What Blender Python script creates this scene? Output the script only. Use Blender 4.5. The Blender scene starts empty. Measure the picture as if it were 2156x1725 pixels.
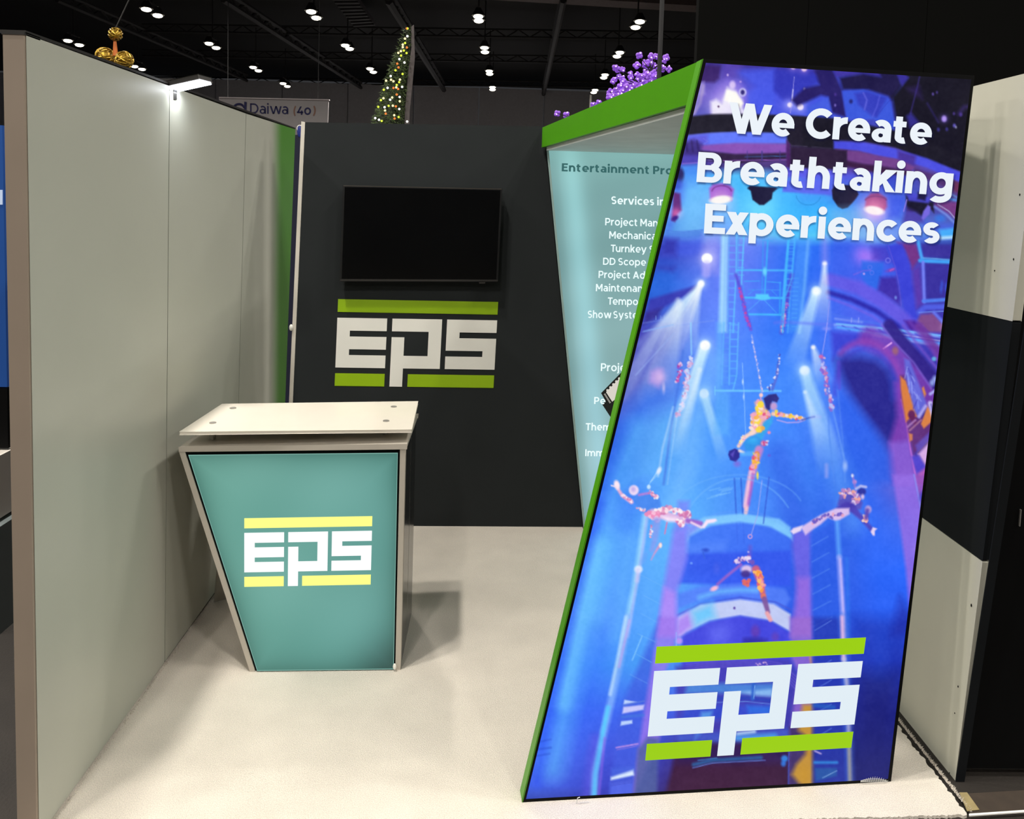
import bpy, bmesh, math, random
import numpy as np
from mathutils import Vector, Matrix

# ================================================================= camera, world, light, exposure
SC = bpy.context.scene
COL = SC.collection
YAW, PITCH, ROLL, FPX, CAMH, SHY = 0.026098, -0.072354, 0.028289, 1650.0, 1.97793, -309.53
_f = Vector((math.sin(YAW) * math.cos(PITCH), math.cos(YAW) * math.cos(PITCH), math.sin(PITCH)))
_r = _f.cross(Vector((0, 0, 1))).normalized(); _u = _r.cross(_f)
CR = _r * math.cos(ROLL) + _u * math.sin(ROLL); CU = _u * math.cos(ROLL) - _r * math.sin(ROLL); CF = _f
CAM = Vector((0, 0, CAMH))
cd = bpy.data.cameras.new('camera'); cam = bpy.data.objects.new('camera', cd); COL.objects.link(cam)
cd.sensor_fit = 'HORIZONTAL'; cd.sensor_width = 36.0; cd.lens = FPX / 2156.0 * 36.0
cd.shift_y = SHY / 2156.0; cd.clip_end = 200; cd.clip_start = 0.05
cam.matrix_world = Matrix(((CR.x, CU.x, -CF.x, 0), (CR.y, CU.y, -CF.y, 0), (CR.z, CU.z, -CF.z, CAMH), (0, 0, 0, 1)))
SC.camera = cam
world = bpy.data.worlds.new('hall'); SC.world = world; world.use_nodes = True
world.node_tree.nodes['Background'].inputs[0].default_value = (0.9, 0.92, 1.0, 1)
world.node_tree.nodes['Background'].inputs[1].default_value = 0.035
vs = SC.view_settings; vs.view_transform = 'Standard'; vs.look = 'None'; vs.gamma = 1.0; vs.exposure = 0.0; vs.use_curve_mapping = False
SC.cycles.use_denoising = True; SC.cycles.sample_clamp_indirect = 6.0; SC.cycles.max_bounces = 6
LAMP_POWER = 430.0        # one high-bay lamp of the hall (they hang in pairs)
LAMP_Z = 9.0
LAMP_COL = (1.0, 0.955, 0.885)
# the hall's high-bay pairs near the booth (the same 6.3 m grid as the ones in view further back)
def hall_lamp(x, y, power=None):
    l = bpy.data.lights.new('high_bay', 'SPOT'); l.energy = power or LAMP_POWER; l.color = LAMP_COL
    l.spot_size = math.radians(150); l.spot_blend = 0.5; l.shadow_soft_size = 0.16
    o = bpy.data.objects.new('high_bay_light', l); COL.objects.link(o); o.location = (x, y, LAMP_Z - .12); return o
for ix in range(-2, 3):
    for iy in range(-2, 3):
        pw = 1020.0 if (ix, iy) == (0, 0) else None      # the pair right above the booth throws its clear double shadows
        hall_lamp(-2.0 + 6.3 * ix, 1.3 + 6.0 * iy, pw); hall_lamp(-2.0 + 6.3 * ix, 2.15 + 6.0 * iy, pw)
for x, y in ((-13, 24), (-2, 24), (9, 24), (-13, 40), (-2, 40), (9, 40), (-8, 49), (3, 49)): hall_lamp(x, y, 4500.0)

# ================================================================= helpers
def lin(c):
    return tuple((v / 255.0 / 12.92 if v / 255.0 <= .04045 else ((v / 255.0 + .055) / 1.055) ** 2.4) for v in c[:3])
def ray(x, y): return CF + CR * ((x - 1078.0) / FPX) - CU * ((y - 862.5 - SHY) / FPX)
class Plane:
    def __init__(s, p, n): s.p = Vector(p); s.n = Vector(n).normalized()
    def at(s, x, y, off=0.0):                 # world point of the plane seen at a photograph position; off: towards the viewer
        d = ray(x, y); return CAM + d * ((s.p + s.n * off - CAM).dot(s.n) / d.dot(s.n))
    def off(s, o): return Plane(s.p + s.n * o, s.n)
def on_z(x, y, z): return Plane((0, 0, z), (0, 0, 1)).at(x, y)
def on_y(x, y, Y): return Plane((0, Y, 0), (0, -1, 0)).at(x, y)
def to_px(P):                                  # N x 3 array -> design coordinates
    P = P - np.array(CAM); z = P @ np.array(CF)
    return 1078 + FPX * (P @ np.array(CR)) / z, 862.5 + SHY - FPX * (P @ np.array(CU)) / z
def vline(pl, a, b, z):                        # point of height z on the line through two seen points of a plane
    A, B = pl.at(*a), pl.at(*b); return A + (B - A) * ((z - A.z) / (B.z - A.z))

MATS = {}
def mat(name, col, rough=.6, metal=0.0, spec=.5, vary=.06, scale=6.0, bump=0.0, bscale=200.0, emit=None, estr=1.0, coat=0.0, fine=None):
    if name in MATS: return MATS[name]
    m = bpy.data.materials.new(name); m.use_nodes = True; nt = m.node_tree; b = nt.nodes['Principled BSDF']
    c = lin(col); b.inputs['Roughness'].default_value = rough; b.inputs['Metallic'].default_value = metal
    b.inputs['Specular IOR Level'].default_value = spec; b.inputs['Coat Weight'].default_value = coat
    tc = nt.nodes.new('ShaderNodeTexCoord'); nz = nt.nodes.new('ShaderNodeTexNoise'); nz.inputs['Scale'].default_value = scale; nz.inputs['Detail'].default_value = 5
    nt.links.new(tc.outputs['Object'], nz.inputs['Vector'])
    rp = nt.nodes.new('ShaderNodeValToRGB'); e = rp.color_ramp.elements; e[0].position = .3; e[1].position = .7
    e[0].color = (*[v * (1 - vary) for v in c], 1); e[1].color = (*[min(1, v * (1 + vary)) for v in c], 1)
    nt.links.new(nz.outputs['Fac'], rp.inputs['Fac']); nt.links.new(rp.outputs['Color'], b.inputs['Base Color'])
    if fine:                                     # small-scale speckle of pile or grain
        n3 = nt.nodes.new('ShaderNodeTexNoise'); n3.inputs['Scale'].default_value = fine[0]; n3.inputs['Detail'].default_value = 2
        nt.links.new(tc.outputs['Object'], n3.inputs['Vector']); r3 = nt.nodes.new('ShaderNodeMapRange')
        r3.inputs[1].default_value = .3; r3.inputs[2].default_value = .7; r3.inputs[3].default_value = 1 - fine[1]; r3.inputs[4].default_value = 1 + fine[1] * .4
        mu = nt.nodes.new('ShaderNodeMix'); mu.data_type = 'RGBA'; mu.blend_type = 'MULTIPLY'; mu.inputs[0].default_value = 1.0
        nt.links.new(n3.outputs['Fac'], r3.inputs[0]); nt.links.new(rp.outputs['Color'], mu.inputs[6]); nt.links.new(r3.outputs[0], mu.inputs[7]); nt.links.new(mu.outputs[2], b.inputs['Base Color'])
    if bump:
        n2 = nt.nodes.new('ShaderNodeTexNoise'); n2.inputs['Scale'].default_value = bscale; n2.inputs['Detail'].default_value = 3
        bp = nt.nodes.new('ShaderNodeBump'); bp.inputs['Strength'].default_value = bump; bp.inputs['Distance'].default_value = .01
        nt.links.new(tc.outputs['Object'], n2.inputs['Vector']); nt.links.new(n2.outputs['Fac'], bp.inputs['Height']); nt.links.new(bp.outputs['Normal'], b.inputs['Normal'])
    if emit is not None:
        b.inputs['Emission Color'].default_value = (*lin(emit), 1); b.inputs['Emission Strength'].default_value = estr
    MATS[name] = m; return m
def glowmat(name, col, strength=1.0, sampled=True):
    if name in MATS: return MATS[name]
    m = mat(name, (8, 8, 8), .5, vary=.1, spec=.15, emit=col, estr=strength)
    if not sampled: m.cycles.emission_sampling = 'NONE'
    return m
def attrmat(name, rough=.45, spec=.12):
    m = mat(name, (6, 6, 6), rough, spec=spec, vary=.1); nt = m.node_tree; b = nt.nodes['Principled BSDF']
    a = nt.nodes.new('ShaderNodeAttribute'); a.attribute_name = 'print'
    nt.links.new(a.outputs['Color'], b.inputs['Emission Color']); b.inputs['Emission Strength'].default_value = 1.0
    return m
def props(o, label=None, cat=None, group=None, kind=None):
    if label: o['label'] = label
    if cat: o['category'] = cat
    if group: o['group'] = group
    if kind: o['kind'] = kind
    return o
def empty(name, loc=(0, 0, 0), **k):
    o = bpy.data.objects.new(name, None); COL.objects.link(o); o.location = loc; o.empty_display_size = .1; bpy.context.view_layer.update(); return props(o, **k)
def obj(name, verts, faces, m, parent=None, smooth=False, mats=None, fm=None, **k):
    me = bpy.data.meshes.new(name); off = parent_loc(parent)
    me.from_pydata([tuple(Vector(v) - off) for v in verts], [], faces); me.materials.append(m)
    if mats:
        for x in mats: me.materials.append(x)
        for p, i in zip(me.polygons, fm): p.material_index = i
    if smooth: me.polygons.foreach_set('use_smooth', [True] * len(me.polygons))
    me.update(); o = bpy.data.objects.new(name, me); COL.objects.link(o); o.parent = parent
    return props(o, **k)
def parent_loc(p):
    v = Vector((0, 0, 0))
    while p is not None: v += p.location; p = p.parent
    return v
class MB:                                       # mesh builder: all shapes given in world coordinates
    def __init__(s): s.v = []; s.f = []; s.m = []; s.sm = False
    def add(s, vs, fs, mi=0):
        n = len(s.v); s.v += [Vector(v) for v in vs]; s.f += [tuple(i + n for i in f) for f in fs]; s.m += [mi] * len(fs); return s
    def prism(s, poly_, ext, mi=0):             # closed prism of a planar polygon pushed along ext
        P = [Vector(p) for p in poly_]; e = Vector(ext); n = len(P); nn = Vector((0, 0, 0))
        for i in range(n): nn += (P[i] - P[0]).cross(P[(i + 1) % n] - P[0])
        if nn.dot(e) > 0: P = P[::-1]
        return s.add(P + [p + e for p in P], [tuple(range(n)), tuple(range(2 * n - 1, n - 1, -1))] + [(i, i + n, (i + 1) % n + n, (i + 1) % n)[::-1] for i in range(n)], mi)
    def box(s, a, b, mi=0):
        x0, y0, z0 = [min(a[i], b[i]) for i in range(3)]; x1, y1, z1 = [max(a[i], b[i]) for i in range(3)]
        return s.prism([(x0, y0, z0), (x1, y0, z0), (x1, y1, z0), (x0, y1, z0)], (0, 0, z1 - z0), mi)
    def cyl(s, a, b, r, n=12, r2=None, mi=0, caps=True):
        a = Vector(a); b = Vector(b); r2 = r if r2 is None else r2; d = (b - a).normalized()
        x = d.orthogonal().normalized(); y = d.cross(x); base = len(s.v)
        vs = [a + (x * math.cos(t) + y * math.sin(t)) * r for t in [2 * math.pi * i / n for i in range(n)]] + [b + (x * math.cos(t) + y * math.sin(t)) * r2 for t in [2 * math.pi * i / n for i in range(n)]]
        fs = [(i, (i + 1) % n, (i + 1) % n + n, i + n) for i in range(n)]
        if caps: fs += [tuple(range(n - 1, -1, -1)), tuple(range(n, 2 * n))]
        return s.add(vs, fs, mi)
    def ball(s, c, rx, ry=None, rz=None, n=10, k=6, mi=0):
        ry = ry or rx; rz = rz or rx; vs = [(c[0], c[1], c[2] + rz)]
        for j in range(1, k):
            a = math.pi * j / k
            for i in range(n):
                t = 2 * math.pi * i / n; vs.append((c[0] + rx * math.sin(a) * math.cos(t), c[1] + ry * math.sin(a) * math.sin(t), c[2] + rz * math.cos(a)))
        vs.append((c[0], c[1], c[2] - rz)); fs = [(0, 1 + i, 1 + (i + 1) % n) for i in range(n)]
        for j in range(k - 2):
            for i in range(n): fs.append((1 + j * n + i, 1 + (j + 1) * n + i, 1 + (j + 1) * n + (i + 1) % n, 1 + j * n + (i + 1) % n))
        q = 1 + (k - 2) * n; L = len(vs) - 1
        fs += [(q + i, L, q + (i + 1) % n) for i in range(n)]
        return s.add(vs, fs, mi)
    def build(s, name, m, parent=None, bevel=0.0, mats=None, smooth=False, **k):
        o = obj(name, s.v, s.f, m, parent, mats=mats, fm=s.m if mats else None, smooth=smooth, **k)
        if bevel:
            b = o.modifiers.new('bevel', 'BEVEL'); b.width = bevel; b.segments = 2; b.limit_method = 'ANGLE'
        return o
def quad_map(Q):                                # unit square -> world quad, Q = TL, TR, BR, BL
    TL, TR_, BR, BL = Q
    return lambda u, v: (TL * (1 - u) + TR_ * u) * (1 - v) + (BL * (1 - u) + BR * u) * v
def seen_quad(pl, pts, off=0.0): return [pl.at(x, y, off) for x, y in pts]
def attr_grid(name, Q, nu, nv, colf, m, parent):  # flat print whose ink colours are a colour attribute
    TL, TR_, BR, BL = [np.array(q) for q in Q]
    u, v = np.meshgrid(np.linspace(0, 1, nu + 1), np.linspace(0, 1, nv + 1)); u = u.ravel()[:, None]; v = v.ravel()[:, None]
    P = (TL * (1 - u) + TR_ * u) * (1 - v) + (BL * (1 - u) + BR * u) * v
    off = np.array(parent_loc(parent)); me = bpy.data.meshes.new(name)
    i = np.arange(nv)[:, None] * (nu + 1) + np.arange(nu)[None]; i = i.ravel()
    F = np.stack([i, i + nu + 1, i + nu + 2, i + 1], 1)
    me.vertices.add(len(P)); me.vertices.foreach_set('co', (P - off).ravel())
    me.loops.add(F.size); me.loops.foreach_set('vertex_index', F.ravel())
    me.polygons.add(len(F)); me.polygons.foreach_set('loop_start', np.arange(0, F.size, 4)); me.polygons.foreach_set('loop_total', np.full(len(F), 4))
    X, Y = to_px(P); c = np.clip(colf(X, Y), 0, 255) / 255.0; c = np.where(c <= .04045, c / 12.92, ((c + .055) / 1.055) ** 2.4)
    a = me.color_attributes.new('print', 'FLOAT_COLOR', 'POINT'); a.data.foreach_set('color', np.concatenate([c, np.ones((len(c), 1))], 1).ravel())
    me.update(calc_edges=True); me.validate(); me.materials.append(m)
    o = bpy.data.objects.new(name, me); COL.objects.link(o); o.parent = parent; return o
# ---------------------------------------------------------------- the photographic print of the lightbox
# painted procedurally in numpy, in the flat design coordinates of the print
ST = 1.6
DX0, DX1, DY0, DY1 = 1085.0, 2070.0, 105.0, 1710.0
GX = np.arange(DX0, DX1, ST); GY = np.arange(DY0, DY1, ST)
IMG = np.zeros((len(GY), len(GX), 3))
TR = [0.0, 0.0, 1.0]
def tile(x, y, s): TR[:] = [x, y, s]
def T(p): return (TR[0] + p[0] / TR[2], TR[1] + p[1] / TR[2])
def win(x0, y0, x1, y1):
    i0 = max(0, int((y0 - DY0) / ST)); i1 = min(len(GY), int((y1 - DY0) / ST) + 2)
    j0 = max(0, int((x0 - DX0) / ST)); j1 = min(len(GX), int((x1 - DX0) / ST) + 2)
    if i0 >= i1 or j0 >= j1: return None
    X, Y = np.meshgrid(GX[j0:j1], GY[i0:i1])
    return IMG[i0:i1, j0:j1], X, Y
def blend(v, m, col, a, mode):
    m = np.clip(m, 0, 1)[..., None] * a
    c = np.array(col, float)
    if mode == 'add': v += (255 - v) * (c / 255.0) * m
    else: v += (c - v) * m
def poly(pts, col, a=1.0, soft=2.0, mode='over'):
    P = [T(p) for p in pts]; xs = [p[0] for p in P]; ys = [p[1] for p in P]
    w = win(min(xs) - soft - 2, min(ys) - soft - 2, max(xs) + soft + 2, max(ys) + soft + 2)
    if w is None: return
    v, X, Y = w; ins = np.zeros(X.shape, bool); d = np.full(X.shape, 1e9); n = len(P)
    for i in range(n):
        ax, ay = P[i]; bx, by = P[(i + 1) % n]
        dx, dy = bx - ax, by - ay
        t = np.clip(((X - ax) * dx + (Y - ay) * dy) / (dx * dx + dy * dy + 1e-9), 0, 1)
        d = np.minimum(d, np.hypot(X - ax - t * dx, Y - ay - t * dy))
        if ay != by: ins ^= ((ay > Y) != (by > Y)) & (X < dx * (Y - ay) / (by - ay) + ax)
    blend(v, 0.5 + np.where(ins, d, -d) / soft, col, a, mode)
def line(pts, wd, col, a=1.0, soft=1.6, mode='over', w1=None, fade=None):
    P = [T(p) for p in pts]; wd /= TR[2]; w1 = wd if w1 is None else w1 / TR[2]
    mw = max(wd, w1) + soft + 2; xs = [p[0] for p in P]; ys = [p[1] for p in P]
    w = win(min(xs) - mw, min(ys) - mw, max(xs) + mw, max(ys) + mw)
    if w is None: return
    v, X, Y = w; best = np.full(X.shape, -1e9); tt = np.zeros(X.shape)
    L = [0.0]
    for i in range(len(P) - 1): L.append(L[-1] + math.hypot(P[i+1][0] - P[i][0], P[i+1][1] - P[i][1]))
    for i in range(len(P) - 1):
        ax, ay = P[i]; bx, by = P[i + 1]; dx, dy = bx - ax, by - ay; ll = dx * dx + dy * dy + 1e-9
        t = np.clip(((X - ax) * dx + (Y - ay) * dy) / ll, 0, 1)
        g = (L[i] + t * math.sqrt(ll)) / (L[-1] + 1e-9)
        r = (wd + (w1 - wd) * g) / 2 - np.hypot(X - ax - t * dx, Y - ay - t * dy)
        k = r > best; best = np.where(k, r, best); tt = np.where(k, g, tt)
    m = np.clip(0.5 + best / soft, 0, 1)
    if fade is not None: m = m * (fade[0] + (fade[1] - fade[0]) * tt)
    blend(v, m, col, a, mode)
def ell(c, rx, ry, col, a=1.0, soft=2.0, mode='over', rot=0.0):
    cx, cy = T(c); rx /= TR[2]; ry /= TR[2]; r = max(rx, ry) + soft + 2
    w = win(cx - r, cy - r, cx + r, cy + r)
    if w is None: return
    v, X, Y = w; q = math.radians(rot); x = X - cx; y = Y - cy
    x, y = x * math.cos(q) + y * math.sin(q), -x * math.sin(q) + y * math.cos(q)
    d = (1 - np.hypot(x / rx, y / ry)) * min(rx, ry)
    blend(v, 0.5 + d / soft, col, a, mode)
def ring(c, r, wd, col, a=1.0): 
    line([(c[0] + r * math.cos(t), c[1] + r * math.sin(t)) for t in np.linspace(0, 6.3, 20)], wd, col, a)
def glow(c, r, col, a=1.0):
    cx, cy = T(c); r /= TR[2]
    w = win(cx - 2.5 * r, cy - 2.5 * r, cx + 2.5 * r, cy + 2.5 * r)
    if w is None: return
    v, X, Y = w
    blend(v, np.exp(-((X - cx) ** 2 + (Y - cy) ** 2) / (r * r)), col, a, 'add')
def beam(p, q, w0, w1, col, a=1.0, soft=7.0, fade=(1.0, 0.0)):
    q = (p[0] + (q[0] - p[0]) * 1.4, p[1] + (q[1] - p[1]) * 1.4); w1 = w0 + (w1 - w0) * 1.4
    line([p, q], w0, col, a, soft, 'add', w1, (fade[0], 0.0))
def arc(cx, cy, rx, ry, a0, a1, n=18):
    return [(cx + rx * math.cos(math.radians(t)), cy + ry * math.sin(math.radians(t))) for t in np.linspace(a0, a1, n)]
prng = random.Random(5)
def flowers(pts, r, n, cols, seed=1):
    g = random.Random(seed); L = [0.0]
    for i in range(len(pts) - 1): L.append(L[-1] + math.hypot(pts[i+1][0]-pts[i][0], pts[i+1][1]-pts[i][1]))
    for k in range(n):
        s = g.random() * L[-1]; i = max(j for j in range(len(pts) - 1) if L[j] <= s + 1e-9)
        t = (s - L[i]) / (L[i+1] - L[i] + 1e-9)
        x = pts[i][0] + t * (pts[i+1][0] - pts[i][0]) + g.gauss(0, r * .3); y = pts[i][1] + t * (pts[i+1][1] - pts[i][1]) + g.gauss(0, r * .3)
        rr = r * g.uniform(.25, .55)
        ell((x, y), rr, rr * g.uniform(.6, 1), g.choice(cols), .9, 1.5, rot=g.uniform(0, 180))

def paint_base():
    rows = {
     105:[(40,35,120),(50,45,160),(45,45,165),(30,25,90),(12,10,25)],
     200:[(110,90,200),(62,72,220),(55,75,225),(50,60,190),(12,11,22)],
     245:[(80,80,180),(70,80,225),(60,80,220),(45,50,170),(14,12,26)],
     290:[(100,110,235),(98,118,250),(45,35,80),(70,75,220),(16,15,34)],
     325:[(60,50,150),(118,75,175),(40,26,60),(96,55,135),(40,35,110)],
     350:[(70,60,170),(60,45,110),(75,45,120),(80,45,115),(85,80,215)],
     370:[(70,150,250),(75,190,255),(90,90,235),(50,60,190),(90,55,110)],
     440:[(90,170,250),(100,180,255),(50,170,255),(60,110,240),(70,50,140)],
     495:[(70,140,225),(110,160,250),(80,200,245),(110,150,240),(60,120,230)],
     520:[(45,50,175),(100,120,245),(35,100,245),(50,80,230),(40,40,140)],
     600:[(30,95,220),(90,120,250),(40,100,245),(70,85,235),(45,45,150)],
     700:[(60,60,175),(85,130,255),(45,110,250),(70,95,240),(60,50,180)],
     800:[(85,95,190),(75,135,255),(60,130,255),(60,105,245),(45,40,150)],
     900:[(55,90,215),(70,150,255),(60,130,255),(55,100,245),(40,35,130)],
     1000:[(30,80,235),(78,158,255),(60,130,250),(48,105,240),(110,75,190)],
     1100:[(50,110,250),(85,175,255),(65,130,250),(42,95,235),(60,100,240)],
     1200:[(60,125,255),(85,170,255),(50,100,250),(42,88,230),(35,95,255)],
     1300:[(66,125,255),(80,160,255),(55,90,240),(35,80,225),(35,80,235)],
     1400:[(45,105,255),(66,150,250),(60,80,220),(40,60,200),(25,45,175)],
     1500:[(45,95,250),(55,95,240),(60,70,200),(35,45,150),(20,26,120)],
     1600:[(60,105,250),(55,70,210),(40,22,90),(22,25,95),(17,22,90)],
     1655:[(55,90,230),(45,55,190),(50,20,60),(22,25,80),(18,20,75)],
     1710:[(35,40,120),(38,40,140),(44,18,50),(20,22,70),(16,18,60)]}
    ys = sorted(rows); tab = np.array([rows[y] for y in ys], float)
    X, Y = np.meshgrid(GX, GY)
    el = 1480 - (Y - 125) * 380 / 1565; er = 2052 - (Y - 160) * 177 / 1485
    s = np.clip((X - el) / (er - el), 0, 1) * 4
    col = np.stack([np.stack([np.interp(Y, ys, tab[:, k, c]) for k in range(5)], -1) for c in range(3)], -1)
    k = np.clip(s.astype(int), 0, 3); f = (s - k)[..., None]
    f = f * f * (3 - 2 * f)
    c0 = np.take_along_axis(col, k[..., None, None].repeat(3, -1), 2)[..., 0, :]
    c1 = np.take_along_axis(col, (k + 1)[..., None, None].repeat(3, -1), 2)[..., 0, :]
    IMG[:] = c0 + (c1 - c0) * f

def paint_top():
    tile(1380, 110, 5.947)
    poly([(600,60),(860,90),(1500,130),(2141,170),(2141,300),(1500,210),(1000,180),(860,120),(720,180),(600,160)], (52,38,130), .8, 10)
    poly([(560,150),(820,170),(800,330),(740,380),(540,370)], (48,26,92), .9, 8)
    poly([(1010,240),(1500,210),(1500,560),(1480,770),(1150,760),(1130,540),(1250,430)], (62,82,235), .7, 14)
    poly([(1490,215),(1940,190),(2080,360),(1880,470),(1900,590),(1600,600),(1480,480)], (40,44,175), .8, 10)
    poly([(850,110),(1100,130),(1000,330),(820,360)], (85,60,175), .6, 14)
    poly([(760,420),(900,330),(1060,360),(1150,500),(1140,700),(1130,790),(680,790),(690,600)], (112,88,215), .75, 12)
    poly([(460,790),(540,380),(610,370),(620,520),(560,560),(500,760)], (150,135,215), .8, 8)
    line([(600,420),(560,640),(480,770)], 30, (190,170,210), .5, 6)
    poly([(830,640),(900,440),(1000,480),(1090,600),(1100,700),(1180,790),(700,790),(690,620),(760,590)], (222,214,246), 1, 9)
    poly([(860,600),(890,470),(1010,500),(1100,640),(1050,700)], (255,250,236), 1, 5)
    ell((965,410), 38, 50, (216,190,248), .9, 5); glow((930,560), 160, (205,180,255), .55); glow((780,690), 120, (225,205,255), .5)
    ell((790,680), 13, 13, (90,60,110)); ell((1092,502), 46, 52, (205,200,252), 1, 4); ell((1092,502), 26, 32, (40,32,110), 1, 3)
    ell((905,285), 12, 14, (200,170,240)); ell((1065,370), 14, 12, (170,140,230))
    for c in ((1725,178),(1862,208)): ell(c, 34, 34, (214,170,214), 1, 3); glow(c, 60, (140,100,210), .6)
    for c, r in (((1815,685),40),((1682,660),30)): ell(c, r, r, (226,210,244), 1, 3); glow(c, 75, (130,120,240), .7)
    ell((1866,462), 13, 18, (215,210,250))
    line([(1738,310),(1722,480),(1690,760)], 7, (170,160,240), .9); line([(1722,470),(1710,610)], 16, (196,190,248), .9)
    tile(1700, 130, 5.947)
    poly([(70,40),(300,60),(430,340),(490,700),(300,640),(260,440),(170,420),(0,500),(-130,560),(-200,480),(-40,330),(150,290)], (30,22,92), 1, 8)
    poly([(300,60),(900,90),(930,190),(700,150),(420,190),(360,190)], (54,42,150), .9, 6)
    poly([(880,90),(1110,110),(1180,300),(1060,480),(1010,430),(760,350),(440,350),(400,200),(700,150),(920,190)], (22,17,62), 1, 8)
    poly([(1060,440),(1180,300),(1260,200),(1110,120),(2141,180),(2141,1400),(1990,1300),(1500,1150),(1080,1000),(1120,800)], (15,13,28), 1, 10)
    poly([(1110,120),(1210,140),(1265,200),(1185,300)], (44,36,142), 1, 6)
    poly([(1240,330),(1400,300),(1440,470),(1280,380)], (34,22,72), .8, 12)
    poly([(435,370),(700,350),(760,365),(1010,450),(1050,530),(1090,760),(1080,860),(830,720),(490,720)], (50,78,216), 1, 5)
    poly([(590,400),(740,370),(1000,450),(870,700),(800,680),(640,540)], (42,48,178), .85, 8)
    line([(700,390),(745,480),(715,600)], 14, (96,98,222), .8, 4); line([(905,430),(870,560),(815,690)], 14, (80,86,216), .8, 4)
    line([(1040,470),(850,700)], 6, (36,46,170), .8)
    ell((545,498), 22, 26, (26,30,110), 1, 4)
    poly([(0,570),(260,450),(310,640),(180,600),(0,680)], (58,84,222), .9, 6)
    line([(1412,150),(1380,300),(1290,650)], 12, (52,40,128), .8, 4); line([(1500,520),(1640,760)], 14, (42,32,110), .7, 6)
    poly([(1240,680),(1300,640),(1400,760),(1280,830)], (46,40,150), .8, 8)
    for c, r, k in (((1712,715),38,(150,120,236)),((1840,800),22,(90,80,190)),((1860,820),10,(190,190,240)),((1835,650),16,(70,50,140)),((1920,660),24,(74,52,150)),((1640,850),22,(50,44,130)),((1745,845),20,(50,44,130)),((1572,405),13,(110,86,200)),((1622,385),12,(80,64,160)),((348,545),12,(150,130,230)),((350,410),16,(66,44,140))):
        ell(c, r * .8, r, k, .95, 4); 
    glow((1712,715), 50, (120,90,230), .5); line([(1900,650),(1960,570),(2030,560)], 36, (52,36,108), .7, 10)
    # dark curved balcony fascia behind the first line
    tile(1380, 110, 5.947)
    poly([(455,800),(700,775),(1000,770),(1700,790),(2240,830),(2240,1000),(1650,1030),(1000,1000),(700,1010),(400,1040)], (25,23,36), 1, 5)
    poly([(1470,800),(2300,840),(2300,1240),(1690,1180),(1640,1100),(1500,1040)], (26,22,38), 1, 8)
    tile(1700, 130, 5.947)
    poly([(-60,700),(480,740),(1090,860),(1500,1000),(2030,1250),(1990,1400),(1500,1260),(1100,1080),(700,1000),(320,980),(300,1090),(-60,1060)], (20,18,32), 1, 6)
    poly([(330,990),(700,1010),(1100,1090),(1500,1210),(1960,1400),(1950,1530),(1500,1330),(1130,1220),(900,1180),(640,1120),(330,1090)], (66,70,222), 1, 5)
    poly([(1130,1110),(1360,1180),(1340,1320),(1130,1220)], (62,40,140), .9, 8)
    poly([(350,1095),(640,1120),(900,1185),(1130,1225),(1350,1320),(1300,1370),(930,1310),(700,1280),(350,1215)], (104,56,130), 1, 6)
    poly([(350,1215),(700,1280),(930,1310),(1300,1370),(1300,1430),(900,1400),(440,1300),(350,1260)], (52,24,62), 1, 6)
    poly([(1340,1330),(1960,1540),(1940,1650),(1500,1480),(1330,1400)], (70,40,104), 1, 6)
    poly([(1820,1490),(1960,1540),(1930,1660),(1830,1620)], (100,42,78), .9, 6)
    tile(1380, 110, 5.947)
    poly([(400,1050),(700,1015),(1000,1002),(1650,1012),(1640,1140),(1000,1135),(620,1160),(400,1100)], (88,112,250), 1, 5)
    poly([(400,1050),(650,1030),(660,1140),(400,1200)], (88,80,216), .8, 10)
    poly([(560,1170),(1000,1138),(1650,1150),(1640,1260),(1000,1275),(560,1220)], (128,74,176), 1, 6)
    poly([(360,1130),(480,1090),(590,1150),(560,1290),(350,1300)], (54,40,120), .9, 10)
    for x in (380,450,520): line([(x,1110),(x+20,1240)], 14, (36,24,80), .8, 5)
    line([(600,1080),(655,1120),(600,1150)], 6, (120,120,235), .8)
    poly([(560,1230),(1000,1275),(1640,1262),(1640,1340),(1000,1400),(560,1350)], (44,28,62), 1, 5)
    line([(850,1360),(1640,1345)], 10, (150,90,200), .9); line([(1120,1310),(1640,1300)], 8, (60,120,200), .7)
    for x in (1150,1330,1340,1560): line([(x,1240),(x,1360)], 10, (60,50,130), .8)
    poly([(1640,1100),(1690,1160),(1690,1700),(1650,1640),(1640,1300)], (66,28,92), 1, 5)
    poly([(1690,1180),(2400,1230),(2400,1450),(2290,1490),(1690,1450)], (38,24,52), 1, 5)
    line([(1700,1165),(1900,1180)], 8, (60,52,80), .9); line([(1960,1185),(2200,1205)], 8, (56,48,76), .9)
    poly([(1650,1450),(2290,1480),(2240,1800),(1650,1740)], (84,84,232), 1, 8)
    poly([(330,1290),(560,1300),(560,1400),(330,1390)], (72,62,180), .9, 8)
    line([(340,1395),(560,1385)], 12, (150,96,210), .9); line([(620,1350),(760,1350)], 10, (130,110,220), .8)
    poly([(300,1420),(540,1400),(520,1700),(250,1700)], (66,140,250), .9, 10)
    ell((300,1540), 60, 100, (34,24,80), .9, 6); ell((275,1660), 60, 60, (40,60,170), .9, 8)

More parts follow.
